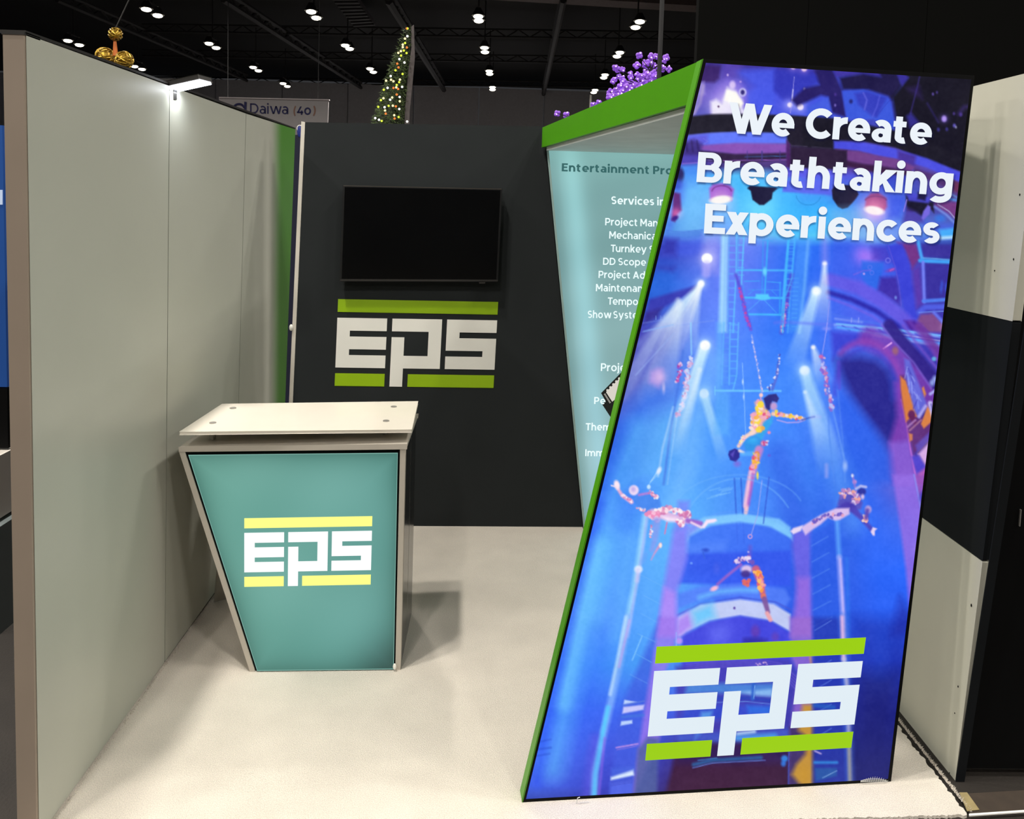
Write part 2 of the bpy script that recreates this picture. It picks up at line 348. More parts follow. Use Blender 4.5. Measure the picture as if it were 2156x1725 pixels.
def paint_mid():
    tile(1280, 380, 5.39)
    poly([(770,0),(880,0),(870,200),(720,560),(640,640)], (68,100,238), .6, 14)
    poly([(890,0),(1110,0),(1100,640),(830,640)], (112,196,255), .55, 30)
    poly([(1440,0),(2160,0),(2160,590),(1440,590)], (56,178,255), .75, 20)
    glow((1740,330), 260, (90,230,255), .45)
    poly([(740,130),(820,150),(835,340),(790,380),(760,470),(720,450),(735,300)], (92,36,112), .95, 6); glow((775,370), 60, (230,80,120), .7)
    ell((760,430), 40, 24, (56,30,130), 1, 4, rot=-30)
    poly([(1150,90),(1190,45),(1290,30),(1380,50),(1430,100),(1405,230),(1160,230)], (150,80,205), 1, 6)
    line(arc(1290,130,110,70,190,350), 16, (96,40,130), .8)
    ell((1280,220), 124, 46, (255,246,240), 1, 4, rot=-6); glow((1280,220), 120, (255,180,200), .5)
    poly([(1580,90),(1610,60),(1900,80),(1930,90),(1870,140),(1860,210),(1770,280),(1720,280),(1640,220),(1620,120)], (24,22,52), 1, 3)
    poly([(650,590),(1080,560),(1080,640),(880,670),(640,650)], (70,120,226), .8, 6)
    line([(670,570),(860,585),(1080,560)], 4, (60,100,210), .8)
    poly([(630,650),(900,670),(1080,640),(1080,860),(940,860),(600,860)], (62,88,232), .7, 14)
    poly([(640,655),(790,670),(770,860),(600,850)], (44,46,164), .85, 16)
    poly([(570,980),(760,980),(740,1040),(560,1010)], (48,44,160), .6, 16)
    poly([(560,1020),(760,1060),(700,1290),(480,1350),(490,1280)], (36,92,216), .7, 16)
    poly([(470,1350),(1010,1190),(1040,1230),(850,1330),(620,1450),(430,1560),(440,1480)], (50,48,168), .85, 8)
    poly([(430,1500),(620,1440),(560,1560),(400,1640)], (44,34,130), .8, 10)
    poly([(1080,620),(1270,620),(1260,1060),(1080,1060)], (150,150,250), .55, 20)
    ell((1124,886), 62, 58, (255,255,255), 1, 3); glow((1124,886), 90, (190,170,255), .7)
    line([(1118,960),(1116,1060)], 90, (176,170,255), .6, 8)
    ell((1058,1170), 34, 36, (250,255,255), 1, 5); glow((1058,1170), 60, (200,230,255), .7)
    beam((1055,1180), (560,1760), 40, 210, (200,236,255), .95, 10, (1.1,.75)); beam((1055,1180), (800,1790), 40, 190, (225,245,255), .85, 9, (1.1,.7))
    beam((1045,1180), (960,1780), 30, 120, (200,232,255), .7, 8, (1,.6))
    line([(390,1720),(560,1680),(1200,1590)], 8, (120,150,240), .6, 4); line([(400,1620),(700,1570)], 8, (120,150,240), .5, 4)
    for x in (545,600,640): line([(x,1540),(x,1580)], 8, (120,160,240), .8)
    # lift tower: bright mullion, ladders and cross bars
    poly([(1285,610),(1368,610),(1350,1725),(1250,1725)], (150,214,255), .8, 7)
    line([(1310,620),(1290,1725)], 12, (180,230,255), .6, 5)
    line([(1460,620),(1455,1060),(1420,1725)], 14, (86,190,255), .9, 3); line([(1375,620),(1360,1725)], 10, (80,160,250), .7, 3)
    line([(1480,620),(1476,1060)], 8, (70,160,250), .9, 3); line([(1545,620),(1520,1060),(1515,1180)], 14, (90,200,255), .9, 3)
    for i in range(13): line([(1375,740 + i * 80),(1440,742 + i * 80)], 8, (92,184,255), .75, 3)
    for i in range(6): line([(1480,650 + i * 85),(1540,650 + i * 85)], 8, (86,190,255), .8, 3)
    line([(1465,1018),(2090,1022)], 18, (70,190,255), .9, 3)
    line([(1750,680),(1870,686)], 8, (60,160,250), .8); line([(1815,680),(1780,1280)], 18, (54,170,250), .9, 3); line([(1760,700),(1750,1280)], 10, (48,150,245), .8, 3)
    ell((1780,1035), 22, 46, (100,214,255), .9, 4)
    line([(1550,1145),(1720,1140)], 12, (60,160,250), .8); line([(1810,1150),(1960,1160)], 12, (60,160,250), .8); line([(1600,1240),(1950,1245)], 8, (60,150,245), .7)
    line([(1540,1330),(1980,1335)], 22, (64,184,255), .95, 3); poly([(1680,1290),(1820,1290),(1840,1345),(1780,1360),(1740,1360),(1670,1340)], (76,200,255), 1, 4)
    line([(1590,1300),(1660,1240)], 8, (60,160,250), .7); line([(1860,1250),(1920,1310)], 8, (60,160,250), .7)
    line([(1590,1480),(1720,1365)], 7, (80,180,255), .7); line([(1780,1365),(1910,1500)], 7, (80,180,255), .7); line([(1600,1520),(1960,1525)], 20, (64,184,255), .95, 3)
    line([(1535,1180),(1545,1330)], 8, (60,150,245), .7); line([(1955,1160),(1950,1520)], 16, (50,160,250), .8, 3)
    line([(2050,640),(2010,1060),(1960,1725)], 22, (70,180,255), .85, 3); line([(2120,640),(2085,1060),(2040,1725)], 14, (70,170,255), .8, 3)
    for i in range(14): line([(2060 - i * 5,660 + i * 76),(2115 - i * 5,660 + i * 76)], 7, (80,180,255), .7, 3)
    line([(1450,1070),(1500,1230),(1560,1480),(1620,1690)], 34, (82,70,214), .9, 5)
    flowers([(1500,1230),(1540,1420),(1570,1560),(1620,1690)], 34, 46, [(170,70,190),(196,60,150),(120,80,220)], 2)
    line([(2090,1070),(2050,1250),(2010,1500),(1970,1725)], 44, (74,62,206), .9, 6)
    flowers([(2030,1400),(2000,1560),(1980,1720)], 34, 40, [(180,90,190),(150,80,210),(230,170,190)], 3)
    tile(1640, 380, 5.39)
    poly([(0,0),(590,0),(560,630),(0,630)], (50,172,255), .4, 24)
    poly([(50,0),(590,0),(575,160),(40,130)], (84,92,236), .9, 5)
    line(arc(335,160,140,120,10,175), 6, (30,120,200), .85)
    poly([(600,110),(640,40),(860,60),(905,160),(880,200),(830,260),(780,310),(720,325),(670,300),(610,210)], (26,24,50), 1, 3)
    poly([(585,320),(960,300),(1180,640),(1240,720),(1050,750),(870,690),(560,660)], (120,190,240), .45, 24)
    poly([(1060,0),(1120,0),(1150,80),(1060,100)], (110,50,150), .9, 6)
    poly([(980,290),(985,210),(1040,150),(1130,140),(1220,200),(1230,300),(1190,350),(980,310)], (124,46,116), 1, 6); line(arc(1100,230,120,50,190,350), 18, (60,28,100), .7)
    glow((1080,340), 160, (255,120,130), .8); ell((1082,342), 112, 48, (255,240,244), 1, 4, rot=10)
    poly([(1250,170),(1440,180),(1380,420),(1240,430)], (56,80,232), .7, 16)
    poly([(1440,170),(1760,250),(1760,370),(1700,300),(1650,350),(1620,410),(1540,360),(1450,350)], (22,20,42), 1, 5)
    poly([(1440,120),(1720,200),(1700,260),(1470,230)], (66,64,206), .9, 5); poly([(1580,130),(1680,160),(1660,230),(1570,210)], (24,20,60), 1, 5)
    poly([(1440,300),(1560,360),(1640,420),(1640,480),(1400,480)], (66,46,150), .8, 10)
    poly([(1690,280),(1720,300),(1710,380),(1640,450),(1620,430),(1640,350)], (112,98,224), 1, 4)
    line([(1452,220),(1415,350)], 10, (170,130,240), .9)
    poly([(1760,230),(2060,250),(2040,480),(1940,380),(1770,290)], (112,50,120), .9, 8)
    line([(1770,300),(1900,390),(2030,520)], 24, (120,150,240), .8, 5); line([(1800,270),(1930,350),(2040,480)], 8, (190,210,250), .9, 2)
    line([(1900,200),(2080,240)], 30, (70,150,235), .8, 5); line([(1960,160),(2070,220)], 16, (90,160,235), .8, 5)
    ell((1830,430), 60, 44, (46,110,226), .8, 8)
    poly([(1640,470),(2050,500),(2040,620),(1640,560)], (60,80,220), .6, 12); poly([(1820,560),(2040,530),(2035,650),(1840,660)], (60,170,250), .9, 8); line([(1840,655),(2035,640)], 30, (200,236,255), .95, 7)
    poly([(600,650),(870,690),(1050,750),(1230,730),(1330,1060),(1360,1300),(1130,1230),(860,1060),(560,1080)], (52,88,236), .7, 16)
    glow((960,850), 110, (150,40,200), .75); glow((1080,880), 90, (140,40,190), .6)
    poly([(1050,750),(1230,740),(1300,930),(1190,930),(1060,900)], (60,46,184), .7, 14)
    poly([(940,910),(1190,930),(1190,980),(1120,1240),(1000,1190),(930,1080)], (36,98,232), .8, 8)
    line([(850,1070),(960,1025),(1040,1020)], 12, (120,90,225), .8, 3); ring((1033,985), 22, 8, (84,110,240)); ring((1055,1048), 22, 8, (84,110,240)); ell((965,1060), 12, 12, (190,150,240))
    ring((1238,908), 26, 10, (110,110,235)); ell((1280,1015), 50, 16, (150,50,160), .9, 5, rot=-15); line([(1260,1025),(1310,1000)], 8, (230,100,200), .9)
    poly([(1150,1100),(1340,1090),(1380,1300),(1370,1420),(1120,1250)], (56,38,160), .9, 10)
    poly([(1340,700),(1560,720),(1610,880),(1510,1010),(1430,800)], (112,42,120), .9, 10)
    poly([(1230,740),(1400,720),(1490,960),(1530,1200),(1560,1500),(1680,1725),(1560,1725),(1420,1480),(1350,1100)], (52,60,214), .95, 7)
    line([(1240,740),(1320,980),(1360,1180),(1390,1420)], 8, (96,80,214), .8)
    poly([(1510,1010),(1600,960),(1640,1400),(1560,1450),(1520,1150)], (90,44,160), .7, 12)
    poly([(1620,720),(2020,740),(2010,860),(1640,870)], (52,44,150), .95, 6); poly([(1660,940),(2000,950),(1960,1330),(1680,1350)], (48,40,150), .95, 6)
    line([(1580,700),(1620,880)], 36, (64,160,250), .95, 4); line([(1600,910),(2000,930)], 40, (56,160,250), .95, 4); line([(1640,880),(2000,905)], 12, (100,190,255), .9, 3)
    line([(1635,930),(1650,1380)], 34, (106,120,244), .95, 4); line([(1640,1370),(1960,1350)], 40, (72,120,242), .95, 4)
    line([(1590,1500),(1660,1440),(1940,1430)], 60, (74,90,232), .9, 6); line([(1590,1500),(1940,1480)], 10, (110,150,250), .9)
    for x, y in ((1850,1180),(1900,1200),(1840,1240),(1905,1240)): ell((x,y), 14, 34, (52,80,215), .8, 5)
    poly([(1610,1520),(1760,1510),(1900,1680),(1920,1725),(1640,1725),(1560,1600)], (122,68,130), .95, 8); line([(1760,1500),(1920,1670)], 34, (92,110,240), .95, 5)
    glow((1915,1660), 60, (255,220,250), .8); line([(2035,600),(1990,1100),(1920,1725)], 10, (150,110,240), .7, 4)
    # big curved arches to the right
    line([(560,1210),(860,1290),(1180,1470),(1480,1725)], 0, (0,0,0), 0)
    line([(580,1130),(900,1220),(1180,1380),(1500,1640),(1600,1740)], 150, (98,80,226), .75, 10)
    line([(560,1270),(820,1350),(1100,1480),(1330,1640),(1420,1725)], 56, (38,36,166), .95, 7)
    line([(560,1330),(800,1420),(1060,1540),(1260,1690),(1320,1740)], 26, (104,90,232), .8, 6)
    poly([(1420,1590),(1540,1590),(1700,1725),(1500,1725)], (64,24,140), .9, 8)
    ell((1325,1330), 12, 16, (120,160,245), .9, 4)
    # tower continues, spot lights of the middle
    line([(110,680),(80,1100),(40,1725)], 22, (60,180,255), .85, 3); line([(185,680),(150,1100),(80,1300)], 14, (60,170,255), .85, 3); 
    for i in range(12): line([(120 - i * 4,700 + i * 70),(180 - i * 6,700 + i * 70)], 8, (70,170,255), .7, 3)
    poly([(205,680),(370,680),(290,1400),(250,1725),(100,1725),(150,1200)], (70,150,255), .55, 10); line([(330,690),(290,1200),(230,1725)], 30, (110,180,255), .6, 6)
    for i in range(12): line([(150,1110 + i * 50),(220 - i * 2,1110 + i * 50)], 7, (80,170,255), .6, 3)
    line([(520,660),(520,930)], 80, (150,140,245), .5, 14)
    beam((520,940), (500,1500), 40, 170, (215,225,255), .85, 9, (1.1,.35)); ell((520,945), 22, 18, (240,240,255), 1, 4)
    ell((425,1255), 48, 46, (214,238,255), 1, 6); glow((425,1255), 80, (170,220,255), .6); beam((420,1260), (230,1900), 90, 200, (190,230,255), .9, 10, (1,.45))
    line([(575,1370),(560,1500),(540,1725)], 8, (150,150,245), .8)
    # lit girder across the arches
    line([(620,1520),(960,1600),(1220,1640)], 14, (70,110,240), .8, 4); line([(640,1570),(940,1610)], 22, (120,150,250), .8, 5)
    for x in (825,905): line([(x,1560),(x - 3,1610)], 8, (160,170,250), .9)

def paint_low():
    tile(1600, 680, 5.074)
    line([(160,0),(240,-10),(1400,60),(2010,150)], 30, (88,110,245), .6, 6)
    line([(800,20),(1400,80),(2010,160)], 20, (130,170,255), .85, 5); line([(810,50),(1300,130),(2000,240)], 26, (90,140,255), .9, 5); line([(1200,130),(2000,260)], 16, (170,200,255), .6, 6)
    for i in range(9): line([(880 + i * 130,30 + i * 14),(960 + i * 130,80 + i * 14)], 12, (40,60,200), .8, 4)
    line([(820,10),(1400,66),(2010,146)], 15, (110,190,255), .95, 3); line([(830,44),(1300,122),(2005,232)], 18, (80,160,255), .95, 3); line([(1500,120),(2005,206)], 10, (210,230,255), .8, 3)
    # arch rings and dark tunnel
    poly([(760,90),(1200,130),(1200,240),(1100,230),(840,300),(780,400)], (46,44,196), .7, 12)
    line([(1180,170),(1420,290),(1620,560),(1830,800)], 250, (122,52,168), .75, 16)
    line([(1380,30),(1560,250),(1760,480),(1920,700)], 130, (42,30,128), .95, 7)
    line([(1530,30),(1700,250),(1920,520)], 26, (110,76,200), .75, 6)
    line([(1300,20),(1420,190),(1640,420),(1830,700)], 16, (130,100,220), .7, 5)
    line([(1700,40),(1880,280),(1960,430)], 90, (104,48,150), .85, 8); line([(1600,-10),(1830,280),(1960,480)], 34, (110,60,180), .6, 8)
    ell((1860,385), 24, 22, (90,170,220), .95, 4); line([(1320,275),(1405,215)], 16, (240,170,250), 1, 2); ell((1445,300), 34, 44, (150,90,110), .9, 6)
    line(arc(1130,760,330,490,180,360), 60, (66,58,205), .55, 10); line(arc(1120,760,400,560,230,370), 70, (134,60,176), .7, 10)
    poly([(820,400),(900,360),(1080,350),(1250,390),(1380,500),(1430,650),(1440,800),(1510,820),(1560,1060),(1590,1250),(1640,1400),(1400,1380),(1240,1150),(1080,960),(960,780),(860,560)], (34,32,132), .95, 30)
    poly([(1440,640),(1510,620),(1600,1100),(1640,1500),(1680,1725),(1420,1725),(1380,1300),(1460,1000)], (132,60,180), .8, 16)
    poly([(1380,1280),(1600,1260),(1680,1725),(1430,1725)], (128,92,216), .75, 14)
    line([(1510,820),(1570,1100),(1610,1360),(1680,1725)], 12, (210,110,220), .9, 4)
    poly([(830,700),(960,800),(1120,1010),(1300,1250),(1380,1400),(1420,1725),(900,1725),(860,1200)], (36,88,234), .75, 26)
    # scaffold, yellow drapes and seats at the right edge
    poly([(1500,560),(1560,560),(1650,830),(1760,1060),(1900,1060),(1890,1180),(1640,1400),(1590,1200),(1510,820)], (92,42,112), .9, 7)
    poly([(1500,570),(1560,620),(1640,860),(1680,1000),(1600,1020),(1560,1060),(1520,820),(1505,700)], (216,120,60), 1, 5)
    poly([(1720,1080),(1790,890),(1840,960),(1830,1060),(1750,1130)], (214,120,62), 1, 4); poly([(1730,700),(1750,680),(1775,760),(1755,800)], (214,126,64), 1, 4); poly([(1590,1180),(1630,1190),(1630,1250),(1600,1270)], (206,120,80), 1, 4)
    ell((1620,980), 38, 48, (92,30,84), 1, 4); line([(1620,980),(1650,1060)], 50, (92,30,84), 1, 5)
    poly([(1540,380),(1600,400),(1780,860),(1700,1020),(1650,940),(1560,600)], (92,98,216), .95, 6)
    g = random.Random(3)
    for i in range(22):
        x = 1560 + g.random() * 160; y = 420 + (x - 1560) * 2.4 + g.random() * 120
        line([(x,y),(x + g.uniform(-50,50),y + g.uniform(60,120))], 9, g.choice([(60,56,180),(150,160,245),(110,120,235)]), .8, 3)
    line([(1820,760),(1920,690)], 30, (170,170,250), .95, 4); line([(1820,860),(1870,1050)], 50, (196,190,250), .95, 5); line([(1830,870),(1860,1010)], 16, (90,80,170), .9, 3)
    line([(1700,1000),(1770,890)], 34, (170,164,240), .95, 5); line([(1580,1110),(1660,1040)], 20, (170,120,190), .9, 4); line([(1600,1150),(1720,1040)], 14, (180,120,150), .9, 4)
    for p in ((1870,600),(1910,660),(1840,640)): ell(p, 26, 34, (150,170,245), .85, 6)
    poly([(1660,1310),(1890,1090),(1890,1180),(1690,1390)], (90,70,180), .9, 6); line([(1690,1390),(1890,1180)], 8, (50,20,70), 1, 2)
    poly([(1690,1400),(1890,1190),(1850,1480),(1770,1530)], (220,170,230), .95, 8); glow((1870,1330), 60, (255,255,255), .7)
    poly([(1620,1430),(1700,1420),(1770,1540),(1740,1590),(1680,1620)], (72,62,204), .95, 6); poly([(1690,1610),(1850,1490),(1830,1725),(1700,1725)], (176,84,180), .95, 8)
    # beams, spot lights, garlands
    line([(720,0),(690,200),(665,340)], 9, (160,160,250), .85); ell((712,62), 38, 18, (130,140,250), .8, 5)
    ell((570,262), 22, 20, (236,236,255), 1, 4); beam((570,262), (660,560), 40, 160, (205,220,255), .85, 9, (1,.3))
    ell((478,510), 50, 48, (214,236,255), 1, 5); glow((478,510), 80, (180,220,255), .7); beam((480,520), (700,1300), 90, 260, (180,222,255), .9, 12, (1,.3))
    ell((485,740), 18, 18, (220,240,255), 1, 4); beam((485,745), (640,1160), 30, 130, (205,225,255), .8, 9, (1,.35))
    line([(655,340),(700,560),(740,800),(770,910)], 30, (100,84,214), .6, 6); flowers([(660,350),(690,540),(720,700),(745,830),(770,910)], 44, 60, [(226,170,205),(206,100,170),(190,190,250),(130,90,210)], 4)
    line([(720,700),(740,1200),(800,1725)], 16, (60,110,235), .8, 4); line([(830,720),(880,1200),(910,1700)], 14, (70,120,240), .8, 4); line([(780,930),(900,1450)], 12, (120,170,250), .6, 5)
    line([(840,420),(850,700)], 26, (90,60,210), .6, 8)
    line([(712,1520),(712,1640)], 30, (190,170,240), .6, 8); ell((910,1530), 24, 50, (170,190,250), .8, 6); ell((1012,1700), 22, 22, (214,130,200), .9, 4); ell((990,1632), 14, 16, (190,210,250), .9, 3)
    tile(1220, 680, 5.074)
    poly([(640,200),(900,40),(1050,60),(700,640),(540,760),(480,820),(560,560)], (100,110,205), .55, 20)
    beam((1050,-240), (560,560), 40, 150, (190,220,255), .55, 10, (1,.1)); beam((1060,-240), (760,640), 40, 160, (200,225,255), .55, 10, (1,.1)); beam((1080,-200), (960,520), 60, 160, (200,230,255), .6, 10, (1,.15))
    line([(690,90),(1000,20)], 10, (130,180,250), .7, 4); line([(600,560),(1010,110)], 6, (150,180,245), .7, 4); line([(1190,0),(1196,340)], 14, (140,210,255), .85, 3)
    poly([(740,640),(760,520),(840,480),(890,490),(900,600),(850,700)], (172,140,225), .75, 12); glow((860,580), 70, (255,150,170), .5); ell((900,700), 14, 44, (220,200,240), .8, 5)
    poly([(430,1050),(700,700),(900,760),(760,1100),(500,1725),(250,1725)], (40,110,245), .5, 40)
    poly([(760,1000),(1050,900),(1000,1500),(900,1725),(480,1725)], (96,186,255), .6, 50)
    line([(480,1130),(330,1600),(280,1725)], 120, (28,72,226), .6, 40)
    line([(1110,300),(1060,650),(1040,750),(960,1250),(900,1725)], 22, (64,110,225), .75, 5); line([(1150,230),(1090,640)], 30, (90,140,240), .5, 8)
    line([(1000,900),(960,1060),(890,1330),(840,1640)], 16, (170,210,255), .75, 5); line([(1040,1000),(970,1500),(940,1725)], 12, (130,190,255), .8, 4)
    flowers([(1065,430),(1075,520),(1045,600),(1040,640)], 36, 30, [(200,80,170),(120,80,210),(150,60,160),(230,190,230)], 6)
    beam((1340,245), (1060,1100), 100, 170, (190,235,255), .95, 10, (1.1,.25)); beam((1285,500), (1110,1180), 40, 130, (205,235,255), .75, 8, (1,.25))
    ell((1342,242), 52, 52, (255,255,255), 1, 4); glow((1342,242), 80, (170,220,255), .7); ell((1285,505), 18, 22, (230,248,255), 1, 4)
    flowers([(1200,370),(1160,520),(1140,680),(1130,760),(1100,860),(1060,990)], 40, 90, [(226,220,250),(214,180,230),(200,150,200),(190,215,255)], 7)
    ell((1332,755), 48, 50, (240,252,255), 1, 4); glow((1332,755), 80, (170,220,255), .7); beam((1335,780), (1490,1300), 80, 110, (170,215,255), .9, 8, (1,.7))
    line([(760,1700),(840,1580)], 10, (180,220,255), .8); ell((850,1580), 22, 40, (226,236,255), .95, 4, rot=25)
    poly([(1465,0),(1540,0),(1520,700),(1600,760),(1600,1200),(1440,1200),(1460,600)], (90,176,255), .5, 10)
    line([(1610,0),(1600,660)], 12, (96,190,255), .85, 3); line([(1700,0),(1680,560),(1640,720)], 12, (96,190,255), .85, 3); line([(1545,0),(1520,660)], 10, (90,180,255), .7, 3)
    for i in range(9): line([(1620,20 + i * 78),(1690 - i * 3,20 + i * 78)], 8, (90,190,255), .8, 3)
    for i in range(10): line([(1545 - i * 2,100 + i * 60),(1595,100 + i * 60)], 7, (84,160,250), .5, 4)
    line([(1450,724),(2150,728)], 20, (104,196,255), .95, 3); line([(1448,680),(1448,770)], 10, (110,200,255), .9)
    line([(1740,430),(1760,800),(1775,1180)], 7, (150,200,255), .8); ell((1745,630), 10, 28, (180,215,255), .9); ell((1755,790), 9, 30, (170,210,255), .9)
    poly([(1640,1180),(1760,1180),(1740,1725),(1640,1725)], (66,140,252), .3, 14)
    line([(1840,130),(1900,460),(1950,740)], 12, (140,160,240), .9, 3); flowers([(1840,150),(1880,360),(1920,560),(1955,740)], 16, 46, [(220,210,245),(190,170,235),(240,220,230)], 8)
    tile(1500, 780, 5.075)
    line([(700,-60),(690,60),(640,210)], 24, (80,90,200), .8, 4); flowers([(720,-200),(700,20),(650,100),(600,210)], 22, 40, [(230,230,250),(60,70,180),(200,190,240)], 9)
    # central aerialist in a floral costume
    Y_, O_, P_, W_, R_ = (250,216,60), (250,170,60), (240,160,190), (250,226,220), (222,70,120)
    poly([(560,350),(545,300),(600,260),(680,250),(712,300),(690,345),(640,330),(615,420),(575,440)], (40,40,122), 1, 3)
    ell((655,385), 36, 44, (196,150,205), .95, 5)
    poly([(650,440),(640,560),(560,680),(520,760),(440,700),(500,600),(600,510)], (50,160,235), 1, 6)
    poly([(450,340),(530,320),(560,400),(600,440),(600,500),(540,560),(520,650),(430,690),(420,520),(470,420)], (236,170,160), 1, 6)
    flowers([(510,350),(500,430),(460,500),(440,600),(520,640)], 60, 60, [Y_, Y_, O_, W_, P_], 11); flowers([(560,450),(600,470),(560,520)], 40, 24, [R_, Y_, P_], 12)
    ell((515,365), 34, 36, Y_); ell((520,265), 20, 22, (250,200,200)); line([(515,290),(520,320)], 10, (240,150,190))
    line([(650,465),(760,480),(900,500),(985,520)], 46, (240,190,170), 1, 4, w1=24); flowers([(660,465),(760,480),(860,500),(950,515)], 34, 50, [Y_, O_, W_, P_, R_], 13)
    line([(690,530),(800,560),(920,555),(980,535)], 10, (226,170,230), .9); line([(960,530),(1040,505),(1090,495)], 16, (40,70,180), .95, 3); line([(1060,500),(1130,495),(1150,500)], 26, (190,180,250), .6, 8)
    line([(440,660),(340,720),(280,810)], 50, (246,210,200), 1, 4, w1=36); flowers([(340,710),(290,790)], 30, 18, [Y_, W_, P_], 14)
    poly([(180,860),(240,835),(290,860),(290,930),(250,978),(190,960),(168,900)], (38,36,140), 1, 3); poly([(190,900),(240,855),(220,930)], (84,70,190), .9, 3)
    poly([(330,780),(400,710),(470,700),(530,750),(510,850),(440,870),(360,860)], (44,140,232), 1, 6); ell((430,750), 50, 34, (50,170,245), .8, 8)
    line([(290,860),(330,880)], 30, W_, .9, 4); ell((265,1000), 34, 30, (130,90,210), .7, 8)
    ell((545,780), 30, 30, (206,96,160), 1, 4); flowers([(530,770),(570,800),(585,750)], 26, 16, [(240,230,240),R_], 15); ell((605,665), 18, 16, (230,130,170)); ell((606,910), 18, 14, (120,80,210), .8)
    line([(500,850),(460,970),(430,1080),(400,1200),(360,1460)], 90, (210,130,200), .95, 6, w1=46)
    flowers([(470,890),(470,960),(450,1010),(425,1070)], 50, 40, [O_, (240,130,50), R_, Y_, P_], 16); line([(410,1090),(370,1300),(345,1450)], 40, (246,196,220), .8, 6); line([(430,1110),(410,1300),(385,1440)], 26, (150,70,190), .7, 6)
    ell((360,1500), 22, 56, (246,190,200), .95, 4, rot=10); ell((482,1125), 12, 40, Y_)
    poly([(300,880),(440,860),(430,915),(300,915)], (80,170,255), .8, 5)
    tile(0, 0, 1.0)
    line([(1340,905),(1300,1010),(1270,1150),(1235,1300),(1190,1500),(1165,1620)], 40, (96,196,255), .5, 46); line([(1260,1150),(1215,1330),(1185,1480)], 30, (110,205,255), .55, 30)
    line([(1262,1060),(1200,1320),(1150,1540),(1130,1650)], 16, (34,70,240), .5, 22)
    line([(1500,760),(1440,1000),(1410,1080)], 40, (120,190,255), .45, 34); line([(1700,800),(1760,980),(1800,1100)], 46, (110,180,255), .35, 40)
    line([(1640,960),(1680,1130),(1690,1300)], 60, (40,80,225), .5, 40); line([(1830,1060),(1860,1250),(1850,1420)], 60, (36,96,255), .45, 50)
    # balconies and railings of the atrium
    tile(1160, 1000, 5.074)
    line(arc(2010,760,640,720,215,325), 12, (110,180,255), .6, 4); line(arc(2010,420,700,420,200,340), 8, (110,180,255), .5, 4); line(arc(2010,700,560,310,200,340), 8, (90,150,250), .5, 4)
    for i in range(8):
        x = 1650 + g.random() * 180; y = 130 + g.random() * 130; line([(x,y),(x + 110,y - 30)], 7, (130,200,255), .6, 3)
    for x in (1960,2030): line([(x,40),(x + 35,740)], 14, (40,80,205), .8, 3)
    poly(arc(2020,760,600,330,200,340) + arc(2020,800,600,280,340,200), (120,196,255), .9, 6)
    poly([(1440,560),(1640,450),(2020,415),(2440,470),(2560,560),(2560,680),(2300,540),(2020,500),(1700,540),(1480,660)], (120,196,255), .85, 6)
    poly([(1440,560),(1560,490),(1600,560),(1480,660)], (120,110,250), .6, 14)
    poly([(1480,660),(1700,545),(2020,505),(2350,560),(2560,690),(2560,860),(1460,860)], (56,104,246), .8, 8)
    poly([(1470,750),(1880,710),(1850,840),(1470,850)], (80,130,255), .7, 20)
    poly([(1450,850),(2560,815),(2560,1190),(1360,1160),(1420,900)], (46,80,240), .85, 8); poly([(1450,850),(2560,815),(2560,1060),(1440,1060)], (44,78,230), .5, 20)
    ell((1650,805), 34, 20, (40,70,200), .9, 5); line([(1625,830),(1640,890)], 16, (50,90,220), .8); ell((1770,1000), 34, 56, (64,90,235), .7, 8); ell((1500,945), 14, 12, (110,160,255), .8)
    poly([(1360,1270),(1600,1200),(2020,1160),(2500,1220),(2560,1330),(2500,1420),(2020,1300),(1600,1330),(1340,1440)], (76,120,250), .85, 8)
    line([(1590,1310),(1790,1250),(2020,1230),(2200,1235)], 50, (100,180,255), .75, 10)
    line([(1350,1500),(1600,1380),(2020,1310),(2400,1360),(2560,1440)], 16, (60,80,210), .8, 4)
    poly([(1345,1530),(1600,1390),(2020,1330),(2380,1380),(2560,1490),(2560,1680),(2350,1560),(2020,1505),(1700,1560),(1440,1680),(1400,1725),(1330,1725)], (196,206,246), .95, 6)
    poly([(1340,1540),(1480,1460),(1520,1620),(1400,1725),(1330,1725)], (168,126,246), .9, 18); poly([(1500,1460),(1720,1370),(1760,1530),(1540,1620)], (92,196,255), .85, 22)
    poly([(1400,1725),(1700,1565),(2020,1510),(2350,1565),(2560,1690),(2560,2200),(1400,2200)], (62,64,222), .95, 8); glow((1800,1700), 130, (60,70,255), .5)
    ell((1960,1425), 12, 14, (80,60,160))
    # lilac columns and blue side beams
    poly([(1360,280),(1480,280),(1460,560),(1450,900),(1350,1230),(1340,1725),(1130,1725),(1210,1200),(1290,750)], (116,120,250), .7, 12)
    poly([(1310,600),(1450,560),(1450,860),(1400,1080),(1330,1260),(1340,1725),(1130,1725),(1200,1230),(1250,950)], (136,120,248), .6, 16)
    poly([(1210,1200),(1330,1260),(1340,1725),(1130,1725)], (184,136,250), .7, 14)
    line([(1010,420),(950,820),(880,1250),(780,1725)], 56, (150,214,255), .85, 9); line([(1030,420),(965,900),(900,1250),(820,1725)], 20, (196,180,250), .6, 8)
    line([(840,700),(700,1725)], 120, (96,180,255), .4, 30); line([(640,760),(470,1450)], 180, (100,196,255), .5, 60)
    line([(960,1070),(1190,1190)], 6, (110,180,255), .6); line([(990,1290),(1180,1390)], 6, (110,180,255), .6); line([(960,1480),(1140,1580)], 6, (110,180,255), .6)
    # left aerialist
    L1 = [(250,214,230),(255,240,245),(230,150,190),(206,110,170)]
    line([(1140,0),(1060,80),(1040,130)], 8, (150,210,255), .8); ell((1045,130), 20, 24, (200,230,255), .9)
